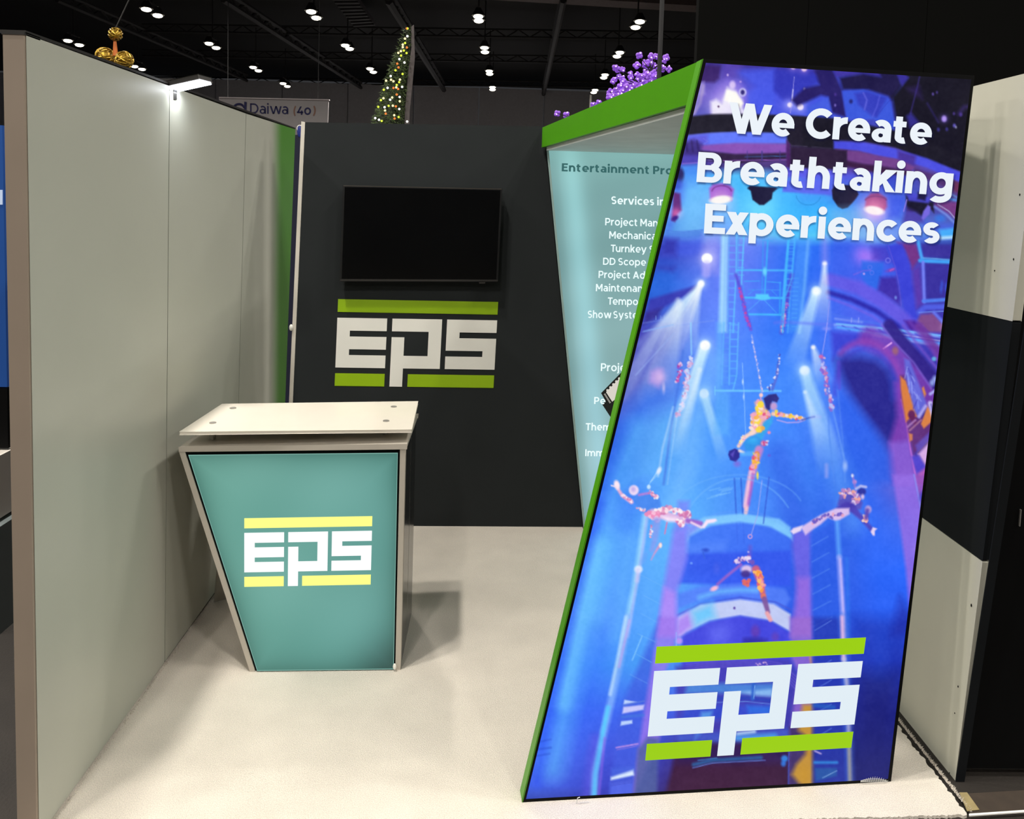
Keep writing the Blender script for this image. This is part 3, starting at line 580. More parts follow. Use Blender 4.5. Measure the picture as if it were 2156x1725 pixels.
    line([(860,290),(760,220),(715,150)], 44, (226,170,210), 1, 4, w1=30); flowers([(860,290),(760,220)], 30, 26, L1, 21); ell((705,110), 30, 50, (252,226,240), 1, 4, rot=-15); line([(700,130),(645,115)], 14, (246,220,240))
    ell((885,165), 52, 54, (236,214,246), 1, 4); ell((880,155), 24, 26, (190,170,236), .9, 5)
    poly([(930,210),(1060,190),(1150,220),(1180,330),(1080,440),(960,400),(880,260)], (66,130,240), 1, 6)
    line([(940,215),(1050,195)], 22, (190,120,210), .9, 4); flowers([(1060,195),(1140,240)], 36, 24, L1, 22); flowers([(920,350),(1000,385)], 24, 18, L1, 23)
    line([(1090,420),(1200,430),(1330,460),(1460,490)], 110, (226,180,226), .95, 6, w1=60); flowers([(1080,430),(1160,400),(1260,360),(1400,400),(1470,430)], 50, 90, L1, 24); flowers([(1060,440),(1140,440)], 60, 40, [(240,130,180),(250,190,220)], 25)
    poly([(1180,440),(1330,460),(1350,500),(1240,500)], (250,226,250), .95, 8); flowers([(1350,500),(1400,530)], 40, 24, L1, 26)
    line([(1460,490),(1600,520)], 50, (150,90,200), .95, 5); line([(1500,510),(1600,560)], 24, (246,214,240), .95, 4); poly([(1600,570),(1660,480),(1760,470),(1775,490),(1740,510),(1680,520),(1640,570)], (250,226,250), 1, 4)
    line([(1130,500),(1110,700),(1080,800)], 90, (126,150,240), .8, 8, w1=50); flowers([(1070,540),(1060,680)], 26, 18, L1, 27); line([(1240,510),(1216,630)], 14, (220,110,170), .9); line([(1170,740),(1100,850),(1070,910)], 26, (226,140,190), .95, 4, w1=6); ell((1170,755), 16, 26, (250,226,220))
    ell((935,1010), 42, 38, (226,236,255), .95, 5); line([(930,1020),(920,1130)], 40, (206,200,250), .7, 8); line([(1010,850),(980,930)], 40, (100,160,250), .7, 8)
    tile(1560, 1000, 5.074)
    # lower aerialist
    line([(225,60),(180,420),(110,640)], 9, (150,160,240), .9); ring((98,660), 20, 12, (196,150,220)); line([(300,30),(240,520)], 12, (40,70,200), .8, 3); ell((80,825), 10, 10, (220,220,255)); line([(100,770),(90,880)], 34, (110,80,200), .6, 8)
    line([(0,960),(-160,1090),(-250,1170)], 30, (140,90,200), .95, 4); ell((-285,1215), 44, 24, (246,180,210), 1, 4, rot=-25)
    flowers([(-60,930),(10,900),(80,900),(130,940)], 40, 50, [(220,190,240),(110,80,190),(240,220,245)], 31); ell((60,1010), 60, 44, (226,196,236), .95, 6); ell((50,1060), 50, 40, (60,40,130), .9, 5)
    flowers([(40,1130),(80,1140),(60,1170)], 40, 26, [(226,100,90),(200,80,110)], 32)
    line([(160,1010),(210,1150),(240,1300)], 84, (206,90,120), .95, 5, w1=54); flowers([(160,1020),(200,1080),(215,1160),(220,1230)], 50, 60, [(250,150,60),(255,190,90),(226,90,110),(240,150,160)], 33); ell((240,1300), 26, 34, (226,110,90), 1, 3); 
    line([(250,1330),(290,1470)], 60, (120,80,150), .95, 4, w1=44); line([(280,1480),(315,1550)], 44, (236,160,170), 1, 4)
    # lilac column right of the balconies
    poly([(560,600),(745,600),(745,1130),(760,1725),(530,1725),(600,1200),(545,760)], (108,92,228), .8, 12); poly([(600,1100),(745,1100),(760,1725),(530,1725),(590,1400)], (150,100,222), .75, 16)
    poly([(750,640),(1040,480),(1100,1725),(765,1725)], (38,84,228), .8, 10)
    for i in range(6): line([(755 + i * 4,760 + i * 172),(930 + i * 8,660 + i * 172)], 8, (96,150,250), .55, 3)
    line([(1025,470),(1050,880)], 46, (86,160,255), .8, 8); line([(1050,880),(1080,1350),(1105,1725)], 46, (150,160,252), .95, 8, w1=54); line([(1062,900),(1110,1725)], 14, (220,190,250), .7, 5); line([(1000,0),(1030,300)], 14, (60,120,240), .8, 4)
    line([(1130,900),(1150,1725)], 30, (44,120,240), .6, 10)
    # right aerialist
    Rr = [(226,200,240),(180,120,190),(240,160,150),(110,90,190)]
    line([(1190,0),(1220,130)], 20, (150,110,210), .8, 4); ell((1190,10), 10, 16, (210,230,255))
    ell((1290,180), 46, 40, (40,44,150), .95, 4); line([(1230,150),(1280,120),(1335,130)], 26, (190,190,240), .95, 4); ell((1300,235), 18, 26, (220,190,230), .95, 4)
    poly([(1030,320),(1060,230),(1140,150),(1200,200),(1260,230),(1300,300),(1280,370),(1140,380)], (80,70,180), .9, 6); flowers([(1060,250),(1120,170),(1220,200),(1260,280),(1190,280)], 44, 90, Rr, 41)
    poly([(1030,340),(1120,290),(1200,300),(1260,400),(1000,380)], (64,52,170), .9, 6)
    poly([(1010,360),(1160,355),(1160,420),(1060,480),(1010,490),(930,460),(850,530),(760,590),(690,645),(640,560),(720,510),(850,430)], (212,184,236), 1, 5)
    flowers([(760,520),(900,440),(1100,420)], 40, 30, [(96,80,190),(130,90,180),(230,160,190)], 42)
    poly([(660,540),(640,600),(560,635),(530,605),(560,570)], (232,214,246), 1, 4)
    line([(1200,380),(1290,460),(1340,520),(1400,590)], 64, (70,60,180), .95, 6, w1=40); ell((1360,370), 34, 40, (190,160,220), .95, 5); flowers([(1320,460),(1350,500)], 40, 24, [(236,150,150),(240,210,200)], 43); line([(1350,380),(1340,460)], 44, (80,60,170), .9, 6)
    poly([(1385,610),(1410,560),(1455,575),(1430,600),(1430,650),(1410,650)], (226,206,244), 1, 3)
    # right edge: lilac strip and glow
    poly([(1620,0),(1850,0),(1960,540),(1930,860),(1840,1500),(1810,1540),(1760,1000),(1690,480)], (140,100,226), .85, 9)
    poly([(1850,0),(2050,0),(2000,420),(1960,540)], (140,72,180), .85, 8); line([(1850,0),(1960,540)], 16, (130,140,250), .9, 4); ell((1950,240), 40, 60, (52,60,190), .9, 8)
    line([(2035,20),(1960,540),(1900,1000),(1830,1500)], 12, (246,190,240), .8, 4); glow((1930,800), 60, (255,200,240), .4)
    poly([(1700,1300),(1830,1500),(1810,1725),(1600,1725)], (28,38,160), .6, 24)
    # atrium floors behind the logo
    tile(1090, 1300, 4.312)
    line([(1005,0),(930,400),(820,880),(700,1390),(690,1640)], 62, (126,176,255), .75, 9, w1=66); line([(985,0),(900,420),(840,700)], 26, (190,226,255), .8, 7); line([(1015,30),(920,450)], 18, (200,160,236), .7, 6)
    line([(820,820),(745,1180),(700,1430),(690,1640)], 40, (78,200,255), .85, 7); line([(790,1100),(735,1640)], 18, (130,90,230), .7, 6)
    line([(700,1100),(620,1640)], 70, (88,80,226), .55, 20)
    poly([(960,760),(1290,0),(1180,1000),(1040,1640),(830,1640),(880,1200)], (56,84,222), .7, 14)
    poly([(1290,0),(1440,0),(1430,250),(1340,500),(1290,1100),(1050,1640),(1045,1560),(1100,1170),(1160,780)], (150,110,235), .75, 10)
    poly([(1180,1090),(1280,1100),(1265,1640),(1050,1640),(1090,1200)], (70,86,150), .85, 10)
    line([(1130,170),(1065,330),(1040,390)], 10, (130,200,255), .8); line([(1090,150),(1250,225)], 5, (110,180,250), .7); line([(1070,330),(1215,410)], 5, (110,180,250), .7); line([(1020,520),(1175,600)], 5, (110,170,250), .6)
    poly([(970,750),(1080,770),(960,790)], (190,214,255), .95, 3); poly([(960,815),(1150,795),(1140,840),(950,875)], (196,196,252), 1, 4); poly([(940,945),(1040,935),(1040,965),(932,985)], (180,206,255), 1, 3); line([(960,800),(1150,760)], 10, (90,120,220), .8); line([(950,905),(1140,890)], 24, (60,110,220), .7, 5)
    line([(895,1185),(1090,1150)], 10, (226,150,226), .9, 3); line([(900,1205),(1080,1170)], 6, (150,110,220), .8)
    poly([(845,1450),(1050,1380),(1055,1435),(845,1480)], (214,232,255), 1, 5); poly([(850,1370),(1060,1350),(1055,1390),(850,1450)], (60,90,220), .7, 8); poly([(840,1500),(1045,1470),(1040,1620),(835,1640)], (74,96,232), .8, 8)
    for y in (1500,1515,1530): line([(850,y),(1040,y - 30)], 5, (50,60,180), .7)
    line([(200,1130),(300,1110)], 10, (26,60,190), .6, 5); line([(180,1200),(300,1185)], 12, (26,60,190), .6, 5); line([(170,1260),(290,1240)], 10, (26,60,190), .6, 5)
    ell((1465,215), 30, 30, (190,140,246), .9, 5); line([(1440,140),(1440,260)], 10, (140,180,255), .7)
    tile(1500, 1300, 4.314)
    poly([(-330,450),(0,390),(400,370),(700,380),(770,520),(760,800),(720,1150),(-330,1100)], (60,52,168), .8, 12)
    for r in range(5): line([(-240,430 + r * 22),(0,400 + r * 14),(400,380 + r * 16),(620,420 + r * 22),(760,540 + r * 30)], 5, (110,90,220), .7, 3)
    for i in range(14): ell((395 + g.random() * 110,405 + g.random() * 40), 6, 4, (240,190,230), .9, 1.5)
    poly([(-230,600),(560,600),(545,720),(300,700),(0,690),(-250,700)], (70,150,230), .7, 12); poly([(240,680),(545,650),(545,720),(380,710)], (150,200,250), .7, 8)
    line([(-240,760),(0,740),(300,735),(540,760)], 34, (36,60,180), .8, 6); line([(-240,790),(0,775),(300,765),(540,790)], 6, (110,170,250), .8)
    line([(375,610),(365,740)], 34, (40,90,200), .9, 4); line([(385,620),(375,740)], 6, (150,200,255), .8)
    poly([(-240,790),(540,800),(530,900),(-300,950)], (42,70,210), .7, 14); poly([(310,800),(540,810),(530,885),(330,880)], (40,110,230), .7, 10); poly([(-100,860),(0,850),(-20,960),(-170,1130)], (90,170,240), .7, 10)
    poly([(-320,1050),(220,1040),(700,1010),(700,1160),(-330,1180)], (62,96,214), .6, 14); line([(230,1060),(380,1040)], 30, (190,220,250), .8, 6); line([(230,1100),(560,1080)], 50, (70,170,240), .7, 10)
    poly([(-330,1150),(690,1150),(700,1640),(-430,1640),(-350,1300)], (52,18,52), .95, 12); poly([(-330,1150),(690,1150),(700,1330),(-330,1330)], (40,20,80), .8, 20)
    line([(-170,1340),(0,1300),(440,1275)], 34, (34,84,150), .9, 6); line([(-180,1370),(0,1325),(480,1300)], 7, (90,130,230), .9); line([(-130,1300),(40,1280)], 10, (50,120,190), .8)
    ell((655,1285), 30, 30, (40,120,220), .95, 5); ell((645,1330), 22, 26, (40,110,220), .9, 5)
    ell((390,130), 40, 56, (90,56,180), .9, 8); poly([(280,190),(400,180),(500,200),(500,260),(270,260)], (44,40,160), .85, 10); ell((570,180), 34, 40, (86,60,190), .9, 8)
    poly([(700,0),(905,0),(915,360),(900,1600),(700,1600),(710,1000),(780,500),(720,380)], (150,100,205), .75, 10)
    poly([(700,1000),(915,980),(915,1560),(700,1590)], (52,38,90), .9, 10); poly([(820,790),(912,790),(912,1540),(850,1560),(780,1500),(720,1430),(760,1340),(840,1250),(870,1100),(820,1060),(780,1030)], (196,142,48), .95, 12); line([(890,360),(900,440)], 20, (200,140,90), .8, 5); line([(695,1180),(690,1580)], 8, (60,90,220), .8); ell((830,1430), 50, 70, (196,140,40), .7, 16)
    poly([(912,0),(1180,0),(1240,500),(1250,1530),(915,1560)], (30,48,170), .8, 12)
    for y in (60,420,600,820,1040): line([(930,y + 60),(1080,y - 30)], 5, (120,160,250), .7)
    line([(930,1320),(1130,1320)], 24, (40,130,220), .9, 5); poly([(930,1370),(1130,1370),(1130,1440),(940,1490)], (28,80,160), .85, 6); line([(1000,1460),(1130,1395)], 6, (150,190,240), .8); line([(930,1215),(985,1240)], 14, (210,180,240), .8, 3); line([(930,800),(1100,820)], 40, (30,90,190), .7, 6)
    line([(1180,0),(1205,330),(1225,700),(1245,1250),(1255,1540)], 70, (60,110,230), .7, 12); line([(1178,0),(1192,380)], 34, (226,180,230), .95, 7); line([(1195,380),(1225,640),(1240,1060)], 36, (190,190,230), .9, 7); line([(1240,1100),(1252,1540)], 34, (206,196,150), .85, 7)
    poly([(1280,0),(1800,0),(1620,1490),(1290,1540)], (24,34,150), .45, 40); poly([(1300,500),(1700,500),(1620,1490),(1290,1540)], (22,24,100), .6, 50)
    line([(1810,0),(1700,900),(1620,1480)], 14, (70,60,190), .8, 5)

def paint_print():
    paint_base(); paint_top(); paint_mid(); paint_low()
    # grain of the enlarged photograph
    n = np.random.RandomState(2)
    for k, a in ((3, 3.0), (9, 2.5), (26, 2.5)):
        h, w = len(GY) // k + 3, len(GX) // k + 3
        q = n.rand(h, w); yy = np.arange(len(GY)) / k; xx = np.arange(len(GX)) / k
        i = yy.astype(int); j = xx.astype(int); fy = (yy - i)[:, None]; fx = (xx - j)[None]
        v = q[i][:, j] * (1 - fy) * (1 - fx) + q[i + 1][:, j] * fy * (1 - fx) + q[i][:, j + 1] * (1 - fy) * fx + q[i + 1][:, j + 1] * fy * fx
        IMG[:] += ((v - .5) * 2 * a)[..., None]
    IMG[:] = 255 * (np.clip(IMG, 0, 255) / 255) ** .9
    np.clip(IMG, 0, 255, IMG)
def sample(X, Y):
    x = np.clip((X - DX0) / ST, 0, len(GX) - 1.001); y = np.clip((Y - DY0) / ST, 0, len(GY) - 1.001)
    i = y.astype(int); j = x.astype(int); fy = (y - i)[:, None]; fx = (x - j)[:, None]
    return IMG[i, j] * (1 - fy) * (1 - fx) + IMG[i + 1, j] * fy * (1 - fx) + IMG[i, j + 1] * (1 - fy) * fx + IMG[i + 1, j + 1] * fy * fx
# ---------------------------------------------------------------- lettering: geometric sans built of strokes
# every glyph is a list of convex pieces (quads) in units of the cap height
def st_rect(x0, y0, x1, y1): return [[(x0, y0), (x1, y0), (x1, y1), (x0, y1)]]
def st_arc(cx, cy, rx, ry, a0, a1, t, t2=None, n=0):
    t2 = t if t2 is None else t2              # t: horizontal stroke weight at the sides, t2: at top and bottom
    n = n or max(4, int(abs(a1 - a0) / 11)); out = []
    P = []
    for i in range(n + 1):
        a = math.radians(a0 + (a1 - a0) * i / n); c, s = math.cos(a), math.sin(a)
        P.append(((cx + (rx + t / 2) * c, cy + (ry + t2 / 2) * s), (cx + (rx - t / 2) * c, cy + (ry - t2 / 2) * s)))
    for i in range(n): out.append([P[i][0], P[i + 1][0], P[i + 1][1], P[i][1]])
    return out
def st_dia(xa, ya, xb, yb, w):                 # diagonal with level ends, w wide horizontally
    return [[(xa, ya), (xa + w, ya), (xb + w, yb), (xb, yb)]]
def glyph(ch, t):
    X = .765; u = t * .9; o = .012; A = 1.06; D = -.27
    W = .71 + t * .42                            # width of round lower case letters
    def ring_(cx, cy, w, h): return st_arc(cx, cy, (w - t) / 2, (h - u) / 2, 0, 360, t, u, 30)
    if ch == ' ': return .42, []
    if ch == 'o': return W, ring_(W / 2, X / 2, W, X + 2 * o)
    if ch == 'c': return W * .86, st_arc(W / 2, X / 2, (W - t) / 2, (X + 2 * o - u) / 2, 42, 318, t, u)
    if ch == 'e':
        v = u * .78
        return W * .97, st_arc(W / 2, X / 2, (W * .98 - t) / 2, (X + 2 * o - u) / 2, -4, 312, t, u) + st_rect(t * .6, X / 2 - v * .62, W - t * .02, X / 2 + v * .30)
    if ch in 'dgpq':
        w = W
        if ch == 'p': return w, ring_(w / 2, X / 2, w, X + 2 * o) + st_rect(0, D, t, X)
        if ch == 'd': return w, ring_(w / 2, X / 2, w, X + 2 * o) + st_rect(w - t, 0, w, A)
        return w, ring_(w / 2, X / 2 + .02, w, X + o) + st_rect(w - t, .02, w, X) + st_arc(w * .48, .02, w * .52 - t / 2, .27 - u * .4, 0, -140, t, u)
    if ch == 'a':
        w = .61 + t * .42; h = .47
        return w, (st_rect(w - t, 0, w, .47) + st_arc(w / 2 - .01, .44, w / 2 + .01 - t / 2, X - .44 + o - u / 2, 0, 132, t, u)
                   + st_arc(w * .47, h / 2, w * .46 - t / 2, h / 2 - u * .40 + o, 0, 360, t, u * .78) + st_rect(w * .47, h - u * .80, w - t * .5, h - u * .02))
    if ch == 's' or ch == 'S':
        H = X if ch == 's' else 1.0; w = (.54 if ch == 's' else .66) + t * .3; ry = (H / 2 + o - u / 2) / 2; rx = w / 2 - t / 2
        return w, st_arc(w / 2, H / 2 + ry, rx, ry, 38, 270, t * .95, u * .92) + st_arc(w / 2, H / 2 - ry, rx, ry, 90, -142, t * .95, u * .92)
    if ch in 'nhmru':
        w = .61 + t * .58; hy = .36
        arch = lambda x, ww: st_arc(x + ww / 2, hy, ww / 2 - t / 2, X - hy + o - u / 2, 0, 180, t, u)
        if ch == 'n': return w, st_rect(0, 0, t, X) + arch(0, w) + st_rect(w - t, 0, w, hy)
        if ch == 'h': return w, st_rect(0, 0, t, A) + arch(0, w) + st_rect(w - t, 0, w, hy)
        if ch == 'm': q = w * .96; return 2 * q - t, st_rect(0, 0, t, X) + arch(0, q) + st_rect(q - t, 0, q, hy) + arch(q - t, q) + st_rect(2 * q - 2 * t, 0, 2 * q - t, hy)
        if ch == 'r': return .26 + t, st_rect(0, 0, t, X) + st_arc(.26 + t, hy, .26 + t / 2, X - hy + o - u / 2, 90, 180, t, u)
        return w, st_rect(0, hy, t, X) + st_rect(w - t, 0, w, X) + st_arc(w / 2, X - hy, w / 2 - t / 2, X - hy + o - u / 2, 180, 360, t, u)
    if ch == 't': return .30 + t, st_rect(.08, .20, .08 + t, .93) + st_rect(0, X - u * .9, .25 + t * .9, X) + st_arc(.08 + .19 + t * .5, .20, .19, .20 + o - u / 2, 180, 288, t, u)
    if ch == 'i': r = t * .60; return t + .02, st_rect(.01, 0, .01 + t, X) + st_arc(t / 2 + .01, .97, r / 2, r / 2, 0, 360, r, r, 16)
    if ch == 'j': r = t * .60; return t + .02, st_rect(.01, -.06, .01 + t, X) + st_arc(t / 2 + .01, .97, r / 2, r / 2, 0, 360, r, r, 16) + st_arc(.01 - .10 + t * .5, -.06, .10, .21 - u / 2, 0, -125, t, u)
    if ch == 'l': return t, st_rect(0, 0, t, A)
    if ch == 'k': return .62 + t * .5, st_rect(0, 0, t, A) + st_dia(t * .7, .22, .40 + t * .2, X, t * 1.5) + st_dia(.47 + t * .2 - .08, 0, t * 1.05, .40, t * 1.42) if False else st_rect(0, 0, t, A) + [[(t, .20), (t, .20 + t * 1.5), (.36 + t * .2, X), (.36 + t * 1.9, X)]] + [[(.38 - t * .0, .52), (.18 + t * .6, .33), (.42 + t * .2, 0), (.42 + t * 1.55, 0)]]
    if ch in 'vyw':
        w = .36 + t * .5; d = t * 1.12
        if ch == 'v': return 2 * w - d * .2, st_dia(0, X, w - d * .6, 0, d) + st_dia(w - d * .4, 0, 2 * w - d * 1.2, X, d)
        if ch == 'y': return 2 * w - d * .2, st_dia(0, X, w - d * .6, 0, d) + st_dia(w - d * .75, -.08, 2 * w - d * 1.2, X, d) + st_arc(w - d * .9, -.08, d * .55, .19 - u / 2, 0, -120, d * .9, u)
        w *= .82; return 4 * w - 1.6 * d, st_dia(0, X, w - d * .4, 0, d) + st_dia(w - d * .2, 0, 2 * w - d * .8, X, d * .9) + st_dia(2 * w - d * .8, X, 3 * w - d * 1.3, 0, d) + st_dia(3 * w - d * 1.2, 0, 4 * w - d * 2.1, X, d)
    if ch == 'x': d = t * 1.22; w = .56 + t * .72; return w, st_dia(0, 0, w - d, X, d) + st_dia(w - d, 0, 0, X, d)
    if ch == 'W':
        d = t * 1.16; s = .345; h = .02
        return 1.50, st_dia(0, 1, s, 0, d) + st_dia(s + h, 0, .745 - d / 2 - .03, 1, d * .92) + st_dia(.745 - d / 2 - .0, 1, 1.08 - d / 2 - .07, 0, d * .96) + st_dia(1.08 - d / 2 - .06, 0, 1.50 - d, 1, d)
    if ch == 'C': return .90, st_arc(.53, .5, .53 - t / 2, .5 + o - u / 2, 44, 316, t * 1.03, u * 1.05)
    if ch == 'O': return 1.05, st_arc(.52, .5, .52 - t / 2, .5 + o - u / 2, 0, 360, t, u)
    if ch == 'E': return .70, st_rect(0, 0, t * 1.04, 1) + st_rect(0, 0, .70, u * .95) + st_rect(0, 1 - u * .95, .69, 1) + st_rect(0, .5 - u * .38, .63, .5 + u * .52)
    if ch == 'T': return .74, st_rect(.37 - t / 2, 0, .37 + t / 2, 1) + st_rect(0, 1 - u, .74, 1)
    if ch == 'I': return t, st_rect(0, 0, t, 1)
    if ch == 'D': return .88, st_rect(0, 0, t, 1) + st_rect(0, 0, .40, u) + st_rect(0, 1 - u, .40, 1) + st_arc(.38, .5, .50 - t / 2, .5 - u / 2, -90, 90, t, u)
    if ch in 'PB':
        g = st_rect(0, 0, t * 1.03, 1)
        if ch == 'P': return .76, g + st_rect(0, 1 - u, .42, 1) + st_rect(0, .33, .42, .33 + u * .9) + st_arc(.42, .665, .34 - t / 2, .335 - u / 2, -90, 90, t, u)
        v = u * .84
        return .80, g + st_rect(0, 1 - v, .44, 1) + st_rect(0, .5 - v * .42, .5, .5 + v * .42) + st_rect(0, 0, .50, v) + st_arc(.44, (1.5 - v * .42) / 2, .33 - t / 2, (.5 + v * .42) / 2 - v / 2, -90, 90, t, v) + st_arc(.48, (.5 + v * .42) / 2, .34 - t / 2, (.5 + v * .42) / 2 - v / 2, -90, 90, t, v)
    if ch == 'M': w = .98; d = t * 1.1; return w, st_rect(0, 0, t, 1) + st_rect(w - t, 0, w, 1) + st_dia(0, 1, w / 2 - d / 2, .28, d) + st_dia(w / 2 - d / 2, .28, w - d, 1, d)
    if ch == 'A': d = t * 1.14; w = .94; return w, st_dia(0, 0, w / 2 - d / 2, 1, d) + st_dia(w - d, 0, w / 2 - d / 2, 1, d) + st_rect(.20, .22, w - .20, .22 + u * .9)
    if ch == 'G': return .98, st_arc(.53, .5, .53 - t / 2, .5 + o - u / 2, 44, 330, t, u) + st_rect(.96 - t, .14, .96, .52) + st_rect(.56, .52 - u * .8, .96, .52)
    if ch == '4': return .80, st_dia(0, .22, .38, 1, t) + st_rect(0, .20, .80, .20 + u) + st_rect(.50, 0, .50 + t, .50)
    if ch == '0': return .86, st_arc(.43, .45, .43 - t / 2, .45 - u / 2, 0, 360, t, u)
    if ch == '(': return .28, st_arc(.45, .40, .36, .72, 132, 228, t, t)
    if ch == ')': return .28, st_arc(-.17, .40, .36, .72, -48, 48, t, t)
    return .5, st_rect(0, 0, .4, .5)
def set_text(s, t, gap=.115, split=False):
    x = 0.0; out = []
    narrow = {('r', 'e'): -.05, ('W', 'e'): -.06, ('k', 'i'): -.03, ('t', 'a'): -.02, ('a', 't'): -.02, ('r', 't'): -.03, ('T', 'u'): -.10, ('T', 'e'): -.10, ('k', 'e'): -.05, ('e', 'y'): -.05, ('r', 'v'): -.05, ('v', 'i'): -.03, ('P', 'r'): -.02, ('x', 'p'): -.03, ('E', 'x'): -.05}
    for i, ch in enumerate(s):
        if i: x += 0 if ch == ' ' or s[i - 1] == ' ' else gap + narrow.get((s[i - 1], ch), 0)
        w, g = glyph(ch, t)
        h = [[(px + x, py) for px, py in q] for q in g]; out += [h] if split else h; x += w
    return out, x
# ================================================================= text and logo on a plane
def lettering(pl, s, quad, m, parent, t=.16, off=.001, thick=.0006, name='lettering', gap=.115, label=None):
    """quad: where the cap-height rectangle of the line is seen (TL, TR, BR, BL)"""
    w = set_text(s, t, gap)[1]; Q = seen_quad(pl, quad, off); f = quad_map(Q); n = pl.n
    for g in set_text(s, t, gap, True)[0]:           # every letter is a piece of its own
        b = MB()
        for q in g: b.add([f(x / w, 1 - y) + n * thick for x, y in q], [(0, 1, 2, 3)])
        if g: b.build('letter', m, parent)
LOGO = {'logo_bar': [[(0, 0, 704, 55)]], 'E': [[(0, 80, 57, 296), (57, 80, 218, 135), (57, 160.5, 218, 215.5), (57, 241, 218, 296)]],
        'P': [[(241, 80, 403, 135), (403, 80, 460, 296), (297, 241, 403, 296), (241, 160.5, 297, 376)]],
        'S': [[(482, 80, 704, 135), (482, 135, 540, 215.5), (540, 160.5, 704, 215.5), (646, 215.5, 704, 296), (482, 241, 646, 296)]],
        'b1': [[(0, 321, 218, 376)]], 'b2': [[(320, 321, 704, 376)]]}
def logo(pl, quad, mg, mw, parent, off=.001, thick=.0015, mg2=None):
    Q = seen_quad(pl, quad, off); f = quad_map(Q); n = pl.n
    for key, groups in LOGO.items():
        b = MB()
        for rects in groups:
            for x0, y0, x1, y1 in rects:
                b.prism([f(x / 704.0, y / 376.0) for x, y in ((x0, y0), (x1, y0), (x1, y1), (x0, y1))], n * thick)
        bar = key in ('logo_bar', 'b1', 'b2')
        b.build('logo_bar' if bar else 'logo_letter', mg if bar else mw, parent, label='green logo bar' if bar else 'white logo letter ' + key)

# ================================================================= materials
M_white = mat('white_laminate', (178, 179, 167), .42, vary=.02, scale=3, bump=.02, bscale=8)
M_offw = mat('worn_white_board', (196, 194, 178), .55, vary=.05, scale=2.5)
M_alu = mat('silver_aluminium', (170, 166, 160), .35, metal=.6, vary=.04)
M_dalu = mat('dark_aluminium', (70, 68, 66), .4, metal=.7, vary=.06)
M_post = mat('beige_powder_coat', (148, 133, 118), .5, vary=.03)
M_char = mat('charcoal_fabric_panel', (40, 43, 44), .85, spec=.12, vary=.05, scale=3, bump=.08, bscale=900)
M_char2 = mat('charcoal_board', (22, 24, 26), .8, spec=.1, vary=.06)
M_black = mat('black_trim', (7, 7, 7), .6, vary=.1, spec=.1)
M_bscr = mat('screen_glass', (6, 6, 6), .12, vary=.1, spec=.5)
M_green = mat('green_gloss_board', (74, 150, 6), .36, vary=.03, scale=4, spec=.35)
M_vgreen = mat('green_vinyl', (148, 186, 0), .5, vary=.02)
M_vwhite = mat('white_vinyl', (236, 234, 226), .5, vary=.02)
M_carpet = mat('cream_carpet', (226, 217, 204), .95, vary=.05, scale=5, bump=.55, bscale=260, spec=.1, fine=(300, .22))
M_hall = mat('dark_hall_floor', (34, 28, 22), .8, vary=.2, scale=4, bump=.3, bscale=90)
M_hallw = mat('hall_wall_grey', (200, 200, 208), .8, vary=.05)
M_ceil = mat('ceiling_black', (13, 13, 13), .9, vary=.1)
M_truss = mat('dark_steel_truss', (46, 45, 46), .7, vary=.1)
M_bigblack = mat('matt_black_flat', (14, 14, 13), .9, spec=.05, vary=.06, scale=1)
M_pure = mat('black_cloth', (7, 7, 7), .95, vary=.1, spec=.1)
M_navy = mat('navy_cloth', (8, 12, 40), .8, vary=.1)

# ================================================================= floor, ceiling, hall
b = MB(); b.box((-40, -14, -.06), (40, 62, -.012)); b.build('floor', M_hall, kind='structure')
b = MB(); b.box((-40, -14, 11.2), (40, 62, 11.4)); b.build('ceiling', M_ceil, kind='structure')
fw = empty('wall_far', (0, 56, 0), kind='structure')
zt = 10.2
x = -38.0; i = 0
while x < 38:
    w = 4.6
    b = MB(); b.box((x + .03, 56 + .10 * (i % 2), 0), (x + w - .03, 56.5, zt)); b.build('panel', M_hallw, fw); x += w; i += 1

# ---- roof steel
def truss(a, c, depth=.5, r=.05, n=12, name='truss', mm=None, label=None):
    a = Vector(a); c = Vector(c); t = empty(name, a, kind='structure'); up = Vector((0, 0, depth)); b = MB()
    b.cyl(a, c, r, 6); b.build('chord', mm or M_truss, t)
    b = MB(); b.cyl(a + up, c + up, r, 6); b.build('chord', mm or M_truss, t); b = MB()
    for i in range(n):
        p = a + (c - a) * (i / n); q = a + (c - a) * ((i + .5) / n); s_ = a + (c - a) * ((i + 1) / n)
        b.cyl(p, q + up, r * .6, 5); b.cyl(q + up, s_, r * .6, 5)
    b.build('brace', mm or M_truss, t, kind='stuff'); return t
truss(on_z(818, 2, 9.9), on_z(935, 190, 9.9), .4, .16, 16, 'trim_1')
truss(on_z(1186, 0, 9.9), on_z(1144, 200, 9.9), .4, .14, 16, 'trim_2')
truss(on_z(470, 0, 9.9), on_z(760, 185, 9.9), .4, .12, 16, 'trim_3')
truss(on_z(120, 0, 9.9), on_z(520, 170, 9.9), .4, .10, 16, 'trim_4')
for j, (yl, yr) in enumerate(((66, 84), (118, 136), (172, 186))):
    truss(on_z(300, yl, 10.2), on_z(1466, yr, 10.2), .35, .05, 24, 'trim_%d' % (5 + j))
M_tl = mat('light_steel', (104, 90, 88), .7, vary=.1)
b = MB(); P = [on_z(905, -8, 10), on_z(1466, 26, 10), on_z(1466, 12, 10), on_z(905, -22, 10)]; b.prism(P, (0, 0, .3)); b.build('trim_8', M_tl, kind='structure')
dk = empty('trim_9', on_z(745, 30, 10.4), kind='structure')
P = [on_z(698, -6, 10.4), on_z(748, -6, 10.4), on_z(790, 54, 10.4), on_z(748, 57, 10.4)]
